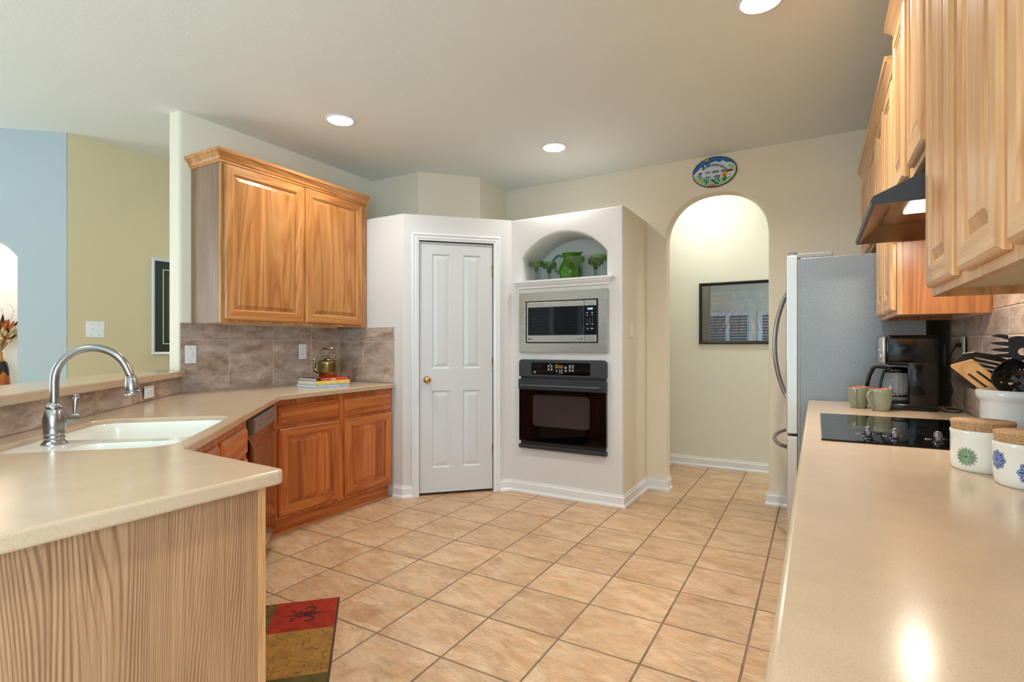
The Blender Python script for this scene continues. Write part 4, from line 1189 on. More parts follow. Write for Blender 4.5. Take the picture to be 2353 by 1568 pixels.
bm = bm_new(); lathe(bm, [(0, -0.001), (0.15, -0.001), (0.155, -0.012), (0.145, -0.018)], seg=40); obj('base_plate', bm, M['trim'], hl)
bm = bm_new(); lathe(bm, [(0.143, -0.018), (0.13, -0.05), (0.09, -0.08), (0.04, -0.093), (0, -0.096)], seg=40); obj('glass_dome', bm, M['lamp_lens'], hl)
pd = bpy.data.lights.new('dome_lamp', 'POINT'); pd.energy = 8.0; pd.color = (0.98, 1.0, 0.96); pd.shadow_soft_size = 0.05
po = bpy.data.objects.new('dome_lamp', pd); C.objects.link(po); po.location = (-0.95, 4.95, CEIL - 0.17)
downlight(0.7, 5.0, 'added unseen ceiling light brightening the hallway wall from the right', LP * 1.4, col=(0.98, 1.0, 0.96))  # added lamp, lifts the lower part of the hallway wall
# the niche has its own small lamp at its top
npt = PB0 + dB * 0.67 - nb * 0.12
area_light('niche_lamp', (npt.x, npt.y, 1.96), (0, 0, 0), 0.06, 0.06, 3.0, (1.0, 0.86, 0.7), 'DISK')

# ------------------------------------------------------------------ switches and outlets
def wallplate(name, label, cat, pos, rotz, gangs=1, kind='switch'):
    w_ = 0.072 if gangs == 1 else 0.118
    t_ = thing(name, label, cat, pos, rotz)
    bm = bm_new(); rbox(bm, -w_ / 2, -0.006, -0.059, w_ / 2, -0.0005, 0.059, 0.002); pl = obj('plate', bm, M['white_plastic'], t_)
    for g in range(gangs):
        cx = (g - (gangs - 1) / 2) * 0.046
        if kind == 'switch':
            bm = bm_new(); box(bm, cx - 0.005, -0.0075, -0.012, cx + 0.005, -0.006, 0.012)
            xprism(bm, [(-0.0065, -0.004), (-0.020, 0.004 if g % 2 == 0 else -0.010), (-0.019, 0.009 if g % 2 == 0 else -0.004), (-0.0065, 0.006)], cx - 0.0035, cx + 0.0035)
            obj('toggle', bm, M['white_plastic'], t_)
        else:
            for s_ in (-0.021, 0.021):
                t = plate(rounded_rect(cx - 0.017, s_ - 0.014, cx + 0.017, s_ + 0.014, 0.010, 4), [], 0.002)
                t.transform(Matrix.Translation((0, -0.0078, 0))); so = obj('socket', t, M['white_plastic'], t_)
                bm = bm_new(); box(bm, cx - 0.008, -0.0082, s_ - 0.004, cx - 0.006, -0.0077, s_ + 0.005); box(bm, cx + 0.006, -0.0082, s_ - 0.003, cx + 0.008, -0.0077, s_ + 0.004)
                tube(bm, [(cx, -0.0082, s_ - 0.009), (cx, -0.0077, s_ - 0.009)], 0.0022, 8)
                obj('slots', bm, M['dark_ink'], so)
    bm = bm_new()
    for z in ((-0.042, 0.042) if kind == 'switch' else (0.0,)):
        for g in range(gangs):
            cx = (g - (gangs - 1) / 2) * 0.046; tube(bm, [(cx, -0.0068, z), (cx, -0.006, z)], 0.003, 8)
    obj('screws', bm, M['grey_plastic'], t_)
    return t_
wallplate('light_switch', 'white single light switch on the slate tile beside the wall end', 'switch', (-3.5335, 1.912, 1.150), PI / 2)
wallplate('power_outlet', 'white duplex outlet on the slate tile left of the kettle', 'outlet', (-3.5335, 2.774, 1.160), PI / 2, kind='outlet')
dm = D(-3.26, -1.1735); o = wallplate('power_outlet', 'white sideways outlet on the low tile strip behind the sink', 'outlet', (dm[0], dm[1], 0.957), 0.75 * PI, kind='outlet')
for ch in o.children: pass
o.rotation_euler = (0, 0, 0.75 * PI); o.rotation_mode = 'QUATERNION'; o.rotation_quaternion = (Matrix.Rotation(0.75 * PI, 4, 'Z') @ Matrix.Rotation(PI / 2, 4, 'Y')).to_quaternion()
o.scale = (0.92, 1, 1)
wallplate('light_switch', 'white double light switch on the tan passage wall', 'switch', (-4.619, 1.815, 1.328), PI / 2, gangs=2)
wallplate('light_switch', 'white light switch on the shaded side of the oven block', 'switch', (-1.249, 4.005, 1.330), PI / 2)
wallplate('power_outlet', 'grey white outlet on the right backsplash with the coffee maker plugged in', 'outlet', (0.583, 3.135, 1.190), -PI / 2, kind='outlet')
wallplate('power_outlet', 'outlet on the dark wall behind the refrigerator', 'outlet', (0.599, 3.65, 1.155), -PI / 2, kind='outlet')

# ------------------------------------------------------------------ wall pictures
def picture(name, label, W, H, fw, mats, loc, rotz):
    t_ = thing(name, label, 'picture', loc, rotz)
    bm = bm_new(); rings(bm, 0, 0, W, H, [(0, -0.001), (0, -0.018), (fw * 0.3, -0.024), (fw * 0.7, -0.018), (fw, -0.014), (fw, -0.006)], cap=False)
    obj('frame', bm, mats[0], t_, recalc=True)
    bm = bm_new(); rings(bm, fw * 0.9, fw * 0.9, W - fw * 0.9, H - fw * 0.9, [(0, -0.006), (0.001, -0.006)]); obj('mat_board', bm, mats[1], t_)
    return t_
p = picture('framed_picture', 'white framed picture with dark green mat on the passage wall', 0.62, 0.78, 0.022, (M['white_frame'], M['green_mat']), (-4.619, 2.193, 1.135), PI / 2)
bm = bm_new(); rings(bm, 0.085, 0.085, 0.535, 0.695, [(0, -0.0064), (0, -0.0075), (0.006, -0.0075), (0.006, -0.0064)], cap=False); obj('inner_border', bm, M['white_frame'], p)
bm = bm_new(); box(bm, 0.12, -0.0075, 0.12, 0.50, -0.0065, 0.66); obj('print', bm, plain('olive_print', (74, 80, 62), 0.6), p)
# hallway print: tree trunks seen from below against a blue sky
def forest():
    t = NT('forest_print'); tc = t.new('ShaderNodeTexCoord'); sp = t.new('ShaderNodeSeparateXYZ'); t.link(tc.outputs['Object'], sp.inputs[0])
    dx = t.math('SUBTRACT', sp.outputs['X'], 0.44); dz = t.math('SUBTRACT', sp.outputs['Z'], 0.50)
    an = t.math('ARCTAN2', dz, dx); rad = t.math('SQRT', t.math('ADD', t.math('MULTIPLY', dx, dx), t.math('MULTIPLY', dz, dz)))
    cv = t.new('ShaderNodeCombineXYZ'); t.link(t.math('MULTIPLY', an, 5.0), cv.inputs[0]); t.link(t.math('MULTIPLY', rad, 1.6), cv.inputs[1])
    n = t.noise(cv.outputs[0], 3.0, 5, 0.6)
    trunk = t.ramp(n, [(0.40, lin((38, 40, 56))), (0.55, lin((116, 84, 72))), (0.68, lin((168, 130, 112)))])
    n2 = t.noise(t.coords(rnd=False), 26, 5, 0.7)
    leaf = t.ramp(n2, [(0.38, lin((52, 66, 96))), (0.52, lin((70, 92, 140))), (0.66, lin((170, 140, 112)))])
    m = t.ramp(rad, [(0.10, (1, 1, 1, 1)), (0.24, (0, 0, 0, 1))])
    t.color(t.mix(m, trunk, leaf)); t.set(rough=0.5); return t.m
p = picture('framed_picture', 'black framed forest print behind glass on the hallway wall', 0.95, 0.606, 0.030, (M['black_frame'], M['blue_mat']), (-1.02, 5.499, 1.223), 0)
bm = bm_new(); box(bm, 0.125, -0.0078, 0.11, 0.825, -0.0062, 0.50); obj('print', bm, forest(), p)
bm = bm_new(); rings(bm, 0.118, 0.103, 0.832, 0.507, [(0, -0.0063), (0, -0.0085), (0.006, -0.0085), (0.006, -0.0063)], cap=False); obj('print_border', bm, plain('dusty_pink_line', (140, 118, 118), 0.6), p)
bm = bm_new(); box(bm, 0.028, -0.0112, 0.028, 0.922, -0.0100, 0.578); obj('glass', bm, glass('picture_glass', (252, 252, 252), 0.01, 1.0, 3.0), p)

# ------------------------------------------------------------------ welcome plaque above the arch
c = thing('wall_plaque', 'oval painted ceramic plaque reading Bienvenidos above the arch', 'plaque', (-0.706, 4.4295, 2.588))
PA, PBb = 0.166, 0.121
def oval(a, b, n=64): return [(a * math.cos(2 * PI * k / n), b * math.sin(2 * PI * k / n)) for k in range(n)]
t = plate(oval(PA, PBb), [], 0.012); t.transform(Matrix.Translation((0, -0.0125, 0))); obj('rim', t, M['black_frame'], c)
t = plate(oval(PA - 0.006, PBb - 0.006), [], 0.001); t.transform(Matrix.Translation((0, -0.0135, 0))); obj('glazed_face', t, plain('pale_blue_white_glaze', (206, 220, 230), 0.2), c)
PAINT = [plain('plaque_blue', (38, 100, 178), 0.3), plain('plaque_green', (150, 200, 160), 0.35), plain('plaque_dark_green', (24, 104, 88), 0.35), plain('plaque_ochre', (214, 162, 62), 0.35),
         plain('plaque_red_brown', (132, 48, 40), 0.35), plain('plaque_turquoise', (54, 160, 204), 0.35), plain('plaque_white', (232, 236, 234), 0.35), plain('plaque_brick', (190, 92, 78), 0.35)]
bm = bm_new(); lay = [0]
def blob(pts, mi):
    lay[0] += 1
    q = []
    for (x, z) in pts:
        k = math.sqrt((x / (PA - 0.0065)) ** 2 + (z / (PBb - 0.0065)) ** 2)
        if k > 1: x, z = x / k, z / k
        q.append((x, z))
    try: t = plate(q, [], 0.0003)
    except Exception: return
    t.transform(Matrix.Translation((0, -0.0138 - 0.00003 * lay[0], 0))); merge(bm, t, mi)
def arcp(a0, a1, n=20, k=1.0): return [((PA) * k * math.cos(a0 + (a1 - a0) * i / n), PBb * k * math.sin(a0 + (a1 - a0) * i / n)) for i in range(n + 1)]
blob(arcp(math.radians(22), math.radians(178), 30) + [(-0.155, 0.0), (-0.125, 0.028), (-0.10, 0.052), (-0.075, 0.066), (-0.05, 0.058), (-0.02, 0.078), (0.01, 0.085), (0.035, 0.070), (0.065, 0.082), (0.09, 0.062), (0.12, 0.060), (0.145, 0.042)], 0)
blob(arcp(math.radians(195), math.radians(350), 30) + [(0.15, -0.030), (0.10, -0.048), (0.05, -0.056), (-0.02, -0.060), (-0.07, -0.050), (-0.10, -0.012), (-0.145, -0.008)], 1)
blob([(0.10, 0.045), (0.145, 0.040), (0.158, 0.0), (0.15, -0.02), (0.13, 0.01), (0.11, 0.015)], 1)
blob([(-0.058 + 0.02 * math.cos(t_), 0.104 + 0.012 * math.sin(t_)) for t_ in [2 * PI * k / 14 for k in range(14)]], 3)
blob(arcp(math.radians(250), math.radians(280), 6) + [(0.0, -0.098), (-0.04, -0.098)], 7)
# cacti
def bar(x0, z0, x1, z1, w_, mi):
    dx, dz = x1 - x0, z1 - z0; l = math.hypot(dx, dz); nx, nz = -dz / l * w_, dx / l * w_
    blob([(x0 + nx, z0 + nz), (x0 - nx, z0 - nz), (x1 - nx, z1 - nz), (x1 + dx / l * w_, z1 + dz / l * w_), (x1 + nx, z1 + nz)], mi)
bar(-0.064, -0.100, -0.061, -0.030, 0.0042, 2); bar(-0.076, -0.072, -0.076, -0.040, 0.0035, 2); bar(-0.05, -0.078, -0.043, -0.052, 0.0035, 2); bar(-0.062, -0.085, -0.050, -0.078, 0.003, 2)
def oval_b(cx, cz, a, b, mi): blob([(cx + a * math.cos(2 * PI * k / 12), cz + b * math.sin(2 * PI * k / 12)) for k in range(12)], mi)
for (cx, cz, a) in ((-0.018, -0.060, .009), (-0.004, -0.072, .011), (0.010, -0.088, .011), (0.026, -0.096, .009), (0.012, -0.058, .008), (0.034, -0.076, .009), (0.030, -0.056, .009), (0.070, -0.066, .010), (0.082, -0.060, .010), (0.076, -0.076, .009)): oval_b(cx, cz, a, a * 0.85, 2)
# house
blob([(0.058, -0.050), (0.058, -0.018), (0.076, 0.0), (0.096, -0.018), (0.096, -0.052)], 3)
blob([(0.096, -0.052), (0.096, -0.018), (0.140, -0.020), (0.134, -0.048)], 6)
blob([(0.076, 0.001), (0.128, 0.006), (0.142, -0.012), (0.096, -0.017)], 4)
blob([(0.072, -0.051), (0.072, -0.030), (0.080, -0.030), (0.080, -0.051)], 4)
blob([(0.106, -0.040), (0.106, -0.030), (0.124, -0.030), (0.124, -0.040)], 5)
# figure in a hat
blob([(-0.120, -0.034), (-0.118, -0.006), (-0.100, -0.002), (-0.094, -0.032)], 5)
blob([(-0.120, -0.034), (-0.128, -0.074), (-0.120, -0.076), (-0.108, -0.046), (-0.100, -0.074), (-0.092, -0.072), (-0.094, -0.032)], 3)
blob([(-0.128, -0.006), (-0.115, 0.002), (-0.112, 0.010), (-0.100, 0.010), (-0.098, 0.003), (-0.084, 0.002), (-0.098, -0.004)], 4)
obj('painting', bm, PAINT, c)
bm = bm_new()
word = 'Bienvenidos'
wd = [1.5, .5, .85, 1, .9, .85, 1, .5, 1.0, .9, .75]; tot = sum(wd); acc = 0
for ch, w_ in zip(word, wd):
    px_ = -0.098 + 0.192 * (acc + w_ / 2) / tot; acc += w_
    pz_ = 0.0570 - 0.1264 * px_ - 4.38 * px_ * px_; sl = math.atan(-0.1264 - 8.76 * px_)
    t = text_bm(ch, 0.034 if ch != 'B' else 0.046, 0.0004, shear=0.30, bold=0.0007)
    bb = [v.co.z for v in t.verts]; t.transform(Matrix.Translation((0, 0, -min(bb) - 0.011)))
    t.transform(Matrix.Translation((px_, -0.0152, pz_)) @ Matrix.Rotation(-sl, 4, 'Y')); merge(bm, t)
for s_, x, z in (('mi  casa  es', 0.003, 0.002), ('su  casa', -0.006, -0.036)):
    t = text_bm(s_, 0.031, 0.0004, shear=0.35, bold=0.0006); t.transform(Matrix.Translation((x, -0.0152, z))); merge(bm, t)
obj('lettering', bm, M['ink'], c)

# ------------------------------------------------------------------ green glassware in the niche
def margarita(label, x, y, first=[None]):
    loc = (x, y, 1.7367)
    if first[0] is not None: return dup(first[0], loc, random.random() * 6, label, 'green glasses in the niche')
    t_ = thing('margarita_glass', label, 'glass', loc, 0, 'green glasses in the niche')
    bm = bm_new()
    lathe(bm, [(0.061, 0.176), (0.062, 0.172), (0.062, 0.138), (0.056, 0.131), (0.024, 0.126), (0.019, 0.116), (0.018, 0.100), (0.013, 0.090), (0.0, 0.088)], seg=36)
    lathe(bm, [(0.061, 0.176), (0.0590, 0.174), (0.0590, 0.140), (0.053, 0.134), (0.022, 0.129), (0.015, 0.112), (0.0, 0.104)], seg=36)
    obj('bowl', bm, M['green_glass'], t_)
    bm = bm_new(); lathe(bm, [(0.0, 0.100), (0.017, 0.100), (0.018, 0.112), (0.012, 0.092), (0, 0.0885)], seg=24); obj('green_knop', bm, plain('deep_green_glass_knop', (40, 96, 20), 0.06), t_, smooth=True)
    bm = bm_new(); lathe(bm, [(0.0, 0.088), (0.0125, 0.088), (0.0125, 0.006), (0.030, 0.003), (0.036, 0.0), (0, 0)], seg=28); obj('stem', bm, M['stem_glass'], t_)
    first[0] = t_; return t_
margarita('green margarita glass, leftmost on the niche shelf', -2.030, 3.90)
margarita('green margarita glass behind and left of the pitcher handle', -1.972, 4.03)
margarita('green margarita glass standing in front of the green pitcher', -1.651, 3.87)
margarita('green margarita glass mostly hidden behind the rightmost one', -1.553, 4.03)
margarita('green margarita glass, rightmost and front on the niche shelf', -1.470, 3.88)
c = thing('pitcher', 'round green glass pitcher in the middle of the niche shelf', 'pitcher', (-1.765, 4.005, 1.7367), 0.45)
bm = bm_new(); seg = 40
prof = [(0.0, 0.0), (0.062, 0.0), (0.072, 0.008), (0.088, 0.04), (0.098, 0.075), (0.094, 0.11), (0.078, 0.145), (0.062, 0.170), (0.058, 0.190), (0.064, 0.215), (0.074, 0.232)]
rows = []
for r, z in prof:
    row = []
    for k in range(seg):
        a = 2 * PI * k / seg; rr = r; zz = z
        if z > 0.16:
            w_ = max(0, math.cos(a)) ** 8; rr = r + 0.030 * w_ * (z - 0.16) / 0.07; zz = z + 0.012 * w_ * (z - 0.16) / 0.07
        row.append(bm.verts.new((rr * math.cos(a) if r > 0 else 0, rr * math.sin(a) if r > 0 else 0, zz)))
    rows.append(row)
for a, b in zip(rows[1:-1], rows[2:]):
    for k in range(seg):
        f = bm.faces.new((a[k], a[(k + 1) % seg], b[(k + 1) % seg], b[k])); f.smooth = True
bm.faces.new(list(reversed(rows[1])))
pg = NT('green_pitcher_glass'); pg.color(lin((74, 132, 22))); pg.set(rough=0.06, trans=0.35, ior=1.3, coat=0.6)
sol = obj('jug', bm, pg.m, c); md_ = sol.modifiers.new('wall', 'SOLIDIFY'); md_.thickness = 0.003
bm = bm_new(); tube(bm, curve_pts([(-0.058, 0, 0.205), (-0.100, 0, 0.215), (-0.138, 0, 0.180), (-0.140, 0, 0.130), (-0.112, 0, 0.085), (-0.090, 0, 0.072)], 7), [0.009] * 20 + [0.008] * 10 + [0.011] * 6, 12)
obj('handle', bm, plain('blue_green_glass', (54, 104, 84), 0.08, trans=0.3), c, smooth=True)

# ------------------------------------------------------------------ kettle on three cookbooks
bk_rot = PI / 2 - 0.115
def book(label, loc, rot, L, Wd, H, cover, title=None, ts=0.016, tcol=None, extra=None):
    """spine along local x toward -y"""
    t_ = thing('cookbook', label, 'book', loc, rot)
    bm = bm_new(); box(bm, 0, 0, 0, L, Wd, 0.003); box(bm, 0, 0, H - 0.003, L, Wd, H); box(bm, 0, -0.002, 0, L, 0.0015, H); obj('cover', bm, cover, t_, bevel=0.0008)
    bm = bm_new(); box(bm, 0.003, 0.002, 0.0031, L - 0.003, Wd - 0.004, H - 0.0031); obj('page_block', bm, plain('white_pages', (226, 230, 238), 0.8), t_)
    bm = bm_new()
    if title:
        t = text_bm(title, ts, 0.0002, bold=0.0003); t.transform(Matrix.Translation((L * 0.52, -0.0023, H / 2))); merge(bm, t)
    for (x, z, w_, h_) in (extra or []): box(bm, x - w_ / 2, -0.0025, z - h_ / 2, x + w_ / 2, -0.002, z + h_ / 2)
    if title or extra: obj('spine_lettering', bm, tcol, t_)
    else: bm.free()
    return t_
bx, by = -3.068, 2.515
wht = plain('white_lettering', (240, 244, 248), 0.5)
book('light blue cookbook at the bottom of the stack under the kettle', (bx, by, 0.9055), bk_rot, 0.285, 0.24, 0.022, plain('light_blue_cover', (168, 196, 222), 0.4), 'Cocktail Parties', 0.015, wht, [(0.045, 0.011, 0.05, 0.002), (0.255, 0.013, 0.008, 0.008)])
book('yellow cookbook in the middle of the stack under the kettle', (bx + 0.004, by + 0.004, 0.928), bk_rot, 0.283, 0.235, 0.027, plain('yellow_cover', (232, 200, 80), 0.35), None, 0.014, wht, [(0.14, 0.013, 0.045, 0.010), (0.12, 0.013, 0.09, 0.005), (0.215, 0.014, 0.05, 0.003), (0.262, 0.014, 0.006, 0.007)])
rc = NT('black_to_red_cover'); tc = rc.new('ShaderNodeTexCoord'); sp = rc.new('ShaderNodeSeparateXYZ'); rc.link(tc.outputs['Object'], sp.inputs[0])
rc.color(rc.ramp(sp.outputs['X'], [(0.02, lin((34, 30, 30))), (0.10, lin((214, 84, 58)))])); rc.set(rough=0.3)
book('black and red cookbook on top of the stack, under the kettle', (bx + 0.0, by + 0.012, 0.9553), bk_rot, 0.262, 0.225, 0.018, rc.m, 'SOUP', 0.015, wht, [(0.06, 0.010, 0.05, 0.002)])

c = thing('kettle', 'antique brass tea kettle with gooseneck spout standing on cookbooks', 'kettle', (-3.150, 2.700, 0.9735), 0.5258)
bm = bm_new()
lathe(bm, [(0, 0), (0.062, 0), (0.065, 0.003), (0.070, 0.05), (0.0745, 0.100), (0.0745, 0.112), (0.072, 0.118), (0.055, 0.124), (0.036, 0.127), (0.034, 0.126)], seg=44); obj('body', bm, M['old_brass'], c, smooth=0.7)
bm = bm_new(); lathe(bm, [(0.036, 0.127), (0.034, 0.131), (0.022, 0.139), (0.006, 0.142), (0.004, 0.150), (0.010, 0.155), (0.008, 0.160), (0, 0.161)], seg=32); obj('lid', bm, M['old_brass'], c, smooth=0.7)
bm = bm_new(); tube(bm, curve_pts([(-0.064, 0, 0.042), (-0.086, 0, 0.048), (-0.103, 0, 0.060), (-0.103, 0, 0.085), (-0.098, 0, 0.110), (-0.100, 0, 0.124), (-0.114, 0, 0.131)], 6), [0.016] * 6 + [0.014] * 6 + [0.011] * 6 + [0.009] * 6 + [0.008] * 7 + [0.008] * 6, 14)
obj('spout', bm, M['old_brass'], c, smooth=0.9)
for s_ in (-1, 1):
    bm = bm_new(); tube(bm, curve_pts([(s_ * 0.043, 0, 0.122), (s_ * 0.045, 0, 0.138), (s_ * 0.060, 0, 0.158), (s_ * 0.066, 0, 0.175), (s_ * 0.060, 0, 0.195), (s_ * 0.043, 0, 0.209)], 6), 0.0028, 8); obj('handle_bracket', bm, M['old_brass'], c, smooth=True)
bm = bm_new(); tube(bm, [(-0.043, 0, 0.210), (-0.040, 0, 0.211), (0.040, 0, 0.211), (0.043, 0, 0.210)], [0.005, 0.0085, 0.0085, 0.005], 14); obj('handle_grip', bm, M['old_brass'], c, smooth=True)

# ------------------------------------------------------------------ coffee maker, mugs
c = thing('coffee_maker', 'black drip coffee maker with glass carafe on the right counter', 'coffee maker', (0.38, 3.13, 0.905))
y0, y1 = 3.035, 3.225
bm = bm_new(); rbox(bm, 0.287, y0, 0.9052, 0.478, y1, 0.938, 0.008, 3); obj('base', bm, M['black_gloss'], c, world=True, smooth=0.8)
bm = bm_new(); rbox(bm, 0.365, y0, 0.92, 0.478, y1, 1.15, 0.010, 3); obj('water_tank', bm, M['black_gloss'], c, world=True, smooth=0.8)
bm = bm_new(); rbox(bm, 0.279, y0 - 0.001, 1.116, 0.478, y1 + 0.001, 1.258, 0.018, 4); obj('brew_head', bm, M['black_gloss'], c, world=True, smooth=0.8)
bm = bm_new(); rbox(bm, 0.266, y0 + 0.004, 1.120, 0.284, y1 - 0.004, 1.250, 0.012, 4)
tube(bm, [(0.262, y0 + 0.05, 1.155), (0.268, y0 + 0.05, 1.155)], 0.012, 16)
for k in range(4): tube(bm, [(0.263, y0 + 0.08 + 0.022 * k, 1.185), (0.267, y0 + 0.08 + 0.022 * k, 1.185)], 0.006, 10)
obj('control_face', bm, M['door_steel'], c, world=True, smooth=0.8)
cfx, cfy = 0.333, 3.13
bm = bm_new(); lathe(bm, [(0.048, 0.942), (0.056, 0.950), (0.062, 0.975), (0.061, 1.010), (0.054, 1.050), (0.046, 1.078), (0.044, 1.088)], cfx, cfy, 36); ca = obj('carafe', bm, M['carafe'], c, world=True)
def lcc(o): o.data.transform(Matrix.Translation((-0.38, -3.13, -0.905)))
bm = bm_new(); lathe(bm, [(0, 0.9385), (0.052, 0.9385), (0.052, 0.942), (0, 0.942)], cfx, cfy, 32); o = obj('warming_plate', bm, M['dark_gap'], ca); lcc(o)
bm = bm_new(); lathe(bm, [(0.046, 1.078), (0.048, 1.082), (0.048, 1.098), (0.040, 1.104), (0, 1.106)], cfx, cfy, 32); lathe(bm, [(0.0615, 0.965), (0.0630, 0.965), (0.0635, 0.975), (0.062, 0.975)], cfx, cfy, 36); o = obj('lid', bm, M['black_gloss'], ca); lcc(o)
bm = bm_new(); tube(bm, curve_pts([(cfx - 0.042, cfy - 0.01, 1.100), (cfx - 0.085, cfy + 0.01, 1.103), (cfx - 0.103, cfy + 0.016, 1.075), (cfx - 0.115, cfy + 0.02, 1.03), (cfx - 0.120, cfy + 0.022, 0.985)], 6), [0.008] * 8 + [0.0095] * 17, 10)
tube(bm, curve_pts([(cfx - 0.05, cfy - 0.012, 1.088), (cfx - 0.058, cfy - 0.015, 1.06), (cfx - 0.066, cfy - 0.017, 1.02), (cfx - 0.067, cfy - 0.017, 0.975)], 6), 0.0055, 8)
o = obj('carafe_handle', bm, M['black_gloss'], ca, smooth=True); lcc(o)
bm = bm_new(); tube(bm, curve_pts([(0.478, 3.10, 0.918), (0.505, 3.06, 0.9095), (0.545, 3.04, 0.9095), (0.572, 3.10, 0.9095), (0.565, 3.17, 0.9095), (0.535, 3.20, 0.9095), (0.525, 3.17, 0.93), (0.545, 3.15, 0.99), (0.530, 3.14, 1.06), (0.530, 3.14, 1.13), (0.545, 3.14, 1.185), (0.560, 3.137, 1.208)], 8), 0.0035, 8)
tube(bm, [(0.555, 3.137, 1.207), (0.562, 3.136, 1.210), (0.5745, 3.135, 1.211)], [0.005, 0.009, 0.011], 10)
obj('power_cord', bm, M['black_satin'], c, world=True, smooth=True)

def mug(label, x, y, rot, first=[None]):
    if first[0] is not None: return dup(first[0], (x, y, 0.9055), rot, label, 'mugs beside the coffee maker')
    t_ = thing('mug', label, 'mug', (x, y, 0.9055), rot, 'mugs beside the coffee maker')
    bm = bm_new(); lathe(bm, [(0, 0.0), (0.031, 0.0), (0.034, 0.003), (0.041, 0.03), (0.0455, 0.06), (0.047, 0.085), (0.0478, 0.101), (0.0470, 0.103)], seg=40); obj('cup', bm, M['mug_green'], t_, smooth=0.8)
    bm = bm_new(); lathe(bm, [(0.0470, 0.103), (0.0450, 0.102), (0.0438, 0.085), (0.042, 0.06), (0.038, 0.03), (0.030, 0.008), (0, 0.006)], seg=40); obj('orange_lining', bm, M['mug_orange'], t_, smooth=0.8)
    bm = bm_new(); tube(bm, curve_pts([(0.042, 0, 0.078), (0.048, 0, 0.090), (0.064, 0, 0.089), (0.072, 0, 0.074), (0.066, 0, 0.048), (0.050, 0, 0.022), (0.038, 0, 0.016)], 6), 0.0052, 10); obj('handle', bm, M['mug_green'], t_, smooth=True)
    first[0] = t_; return t_
mug('sage green mug with orange rim, right and in front of its twin', 0.256, 2.975, math.radians(222))
mug('sage green mug with orange rim, left and behind its twin', 0.176, 3.070, math.radians(255))

# ------------------------------------------------------------------ canisters and utensil crock
def flower_on(bm, r, theta0, z0, R, petals, mi_a, mi_b, layers=((1.0, 1.0), (0.72, 0.5)), sharp=True, cen=True):
    """flower transfer wrapped on a cylinder of radius r"""
    def put(pts, lift, mi):
        vs_ = [bm.verts.new(((r + lift) * math.cos(theta0 + x / r), (r + lift) * math.sin(theta0 + x / r), z0 + z)) for x, z in pts]
        f = bm.faces.new(vs_); f.material_index = mi
    lift = 0.0003
    for (sc, off) in layers:
        for k in range(petals):
            a = 2 * PI * (k + off) / petals; ca, sa = math.cos(a), math.sin(a); w_ = R * sc * math.sin(PI / petals) * (1.0 if sharp else 0.82)
            for (s2, mi) in ((1.0, mi_a), (0.72, mi_b), (0.25, mi_a)):
                L = R * sc
                if sharp: sh = [(0.15, 0), (0.6, w_ * s2), (1.0 - 0.12 * (1 - s2), 0), (0.6, -w_ * s2)]
                else: sh = [(0.15, 0), (0.55, w_ * s2), (0.85, w_ * 0.8 * s2), (1.0 - 0.2 * (1 - s2), 0), (0.85, -w_ * 0.8 * s2), (0.55, -w_ * s2)]
                pts = [(L * u * ca - v * sa, L * u * sa + v * ca) for u, v in sh]
                lift += 0.000012; put(pts, lift, mi)
    if cen:
        lift += 0.0001; put([(R * 0.12 * math.cos(2 * PI * k / 10), R * 0.12 * math.sin(2 * PI * k / 10)) for k in range(10)], lift, mi_a)
GA, GB = plain('green_transfer_ink', (66, 104, 72), 0.25), plain('pale_green_transfer', (188, 206, 180), 0.2)
G2 = plain('dark_green_transfer_ink', (36, 66, 40), 0.25)
BA, BB_ = plain('blue_transfer_ink', (44, 68, 138), 0.25), plain('pale_blue_transfer', (150, 170, 210), 0.2)
def canister(label, x, y, r, h, kind):
    t_ = thing('canister', label, 'canister', (x, y, 0.9055))
    bm = bm_new(); lathe(bm, [(0, 0), (r * 0.90, 0), (r * 0.955, 0.004), (r * 0.985, 0.015), (r, 0.03), (r, h - 0.012), (r * 1.02, h - 0.003), (r * 1.0, h), (r * 0.95, h - 0.002), (r * 0.94, h - 0.03)], seg=56); obj('pot', bm, M['white_glaze'], t_, smooth=0.7)
    bm = bm_new(); lathe(bm, [(0, h - 0.03), (r * 0.92, h - 0.03), (r * 0.95, h - 0.003), (r * 1.0, h + 0.018), (r * 0.985, h + 0.022), (0, h + 0.022)], seg=48); obj('cork_lid', bm, M['cork'], t_)
    view = math.atan2(-y, -x)
    def fl(mats, *a, **k):
        b = bm_new(); flower_on(b, *a, **k); obj('flower_transfer', b, mats, t_)
    if kind == 'green':
        fl([GA, GB, G2], r, view - 0.50, 0.036, 0.024, 16, 0, 1)
        fl([GA, GB, G2], r, view + 0.62, 0.072, 0.022, 14, 2, 1)
    else:
        fl([BA, BB_], r, view + 0.02, 0.036, 0.026, 8, 0, 1, sharp=False)
        fl([BA, BB_], r, view - 1.02, 0.055, 0.022, 8, 0, 1, sharp=False)
        fl([BA, BB_], r, view + 0.42, 0.085, 0.020, 8, 0, 1, layers=((0.8, 0.5),), sharp=False)
    return t_
canister('white canister with cork lid and green flowers', 0.350, 1.690, 0.0615, 0.098, 'green')
canister('white canister with cork lid and blue flowers, nearest the viewer', 0.402, 1.545, 0.064, 0.094, 'blue')

CX, CY = 0.460, 1.836
c = thing('utensil_crock', 'white stoneware crock full of cooking utensils', 'crock', (CX, CY, 0.9055))
bm = bm_new(); lathe(bm, [(0, 0), (0.078, 0), (0.084, 0.004), (0.084, 0.155), (0.087, 0.162), (0.093, 0.168), (0.094, 0.184), (0.090, 0.189), (0.084, 0.188), (0.079, 0.180), (0.078, 0.012), (0, 0.010)], seg=64)
obj('crock_body', bm, M['crock_glaze'], c, smooth=0.8)

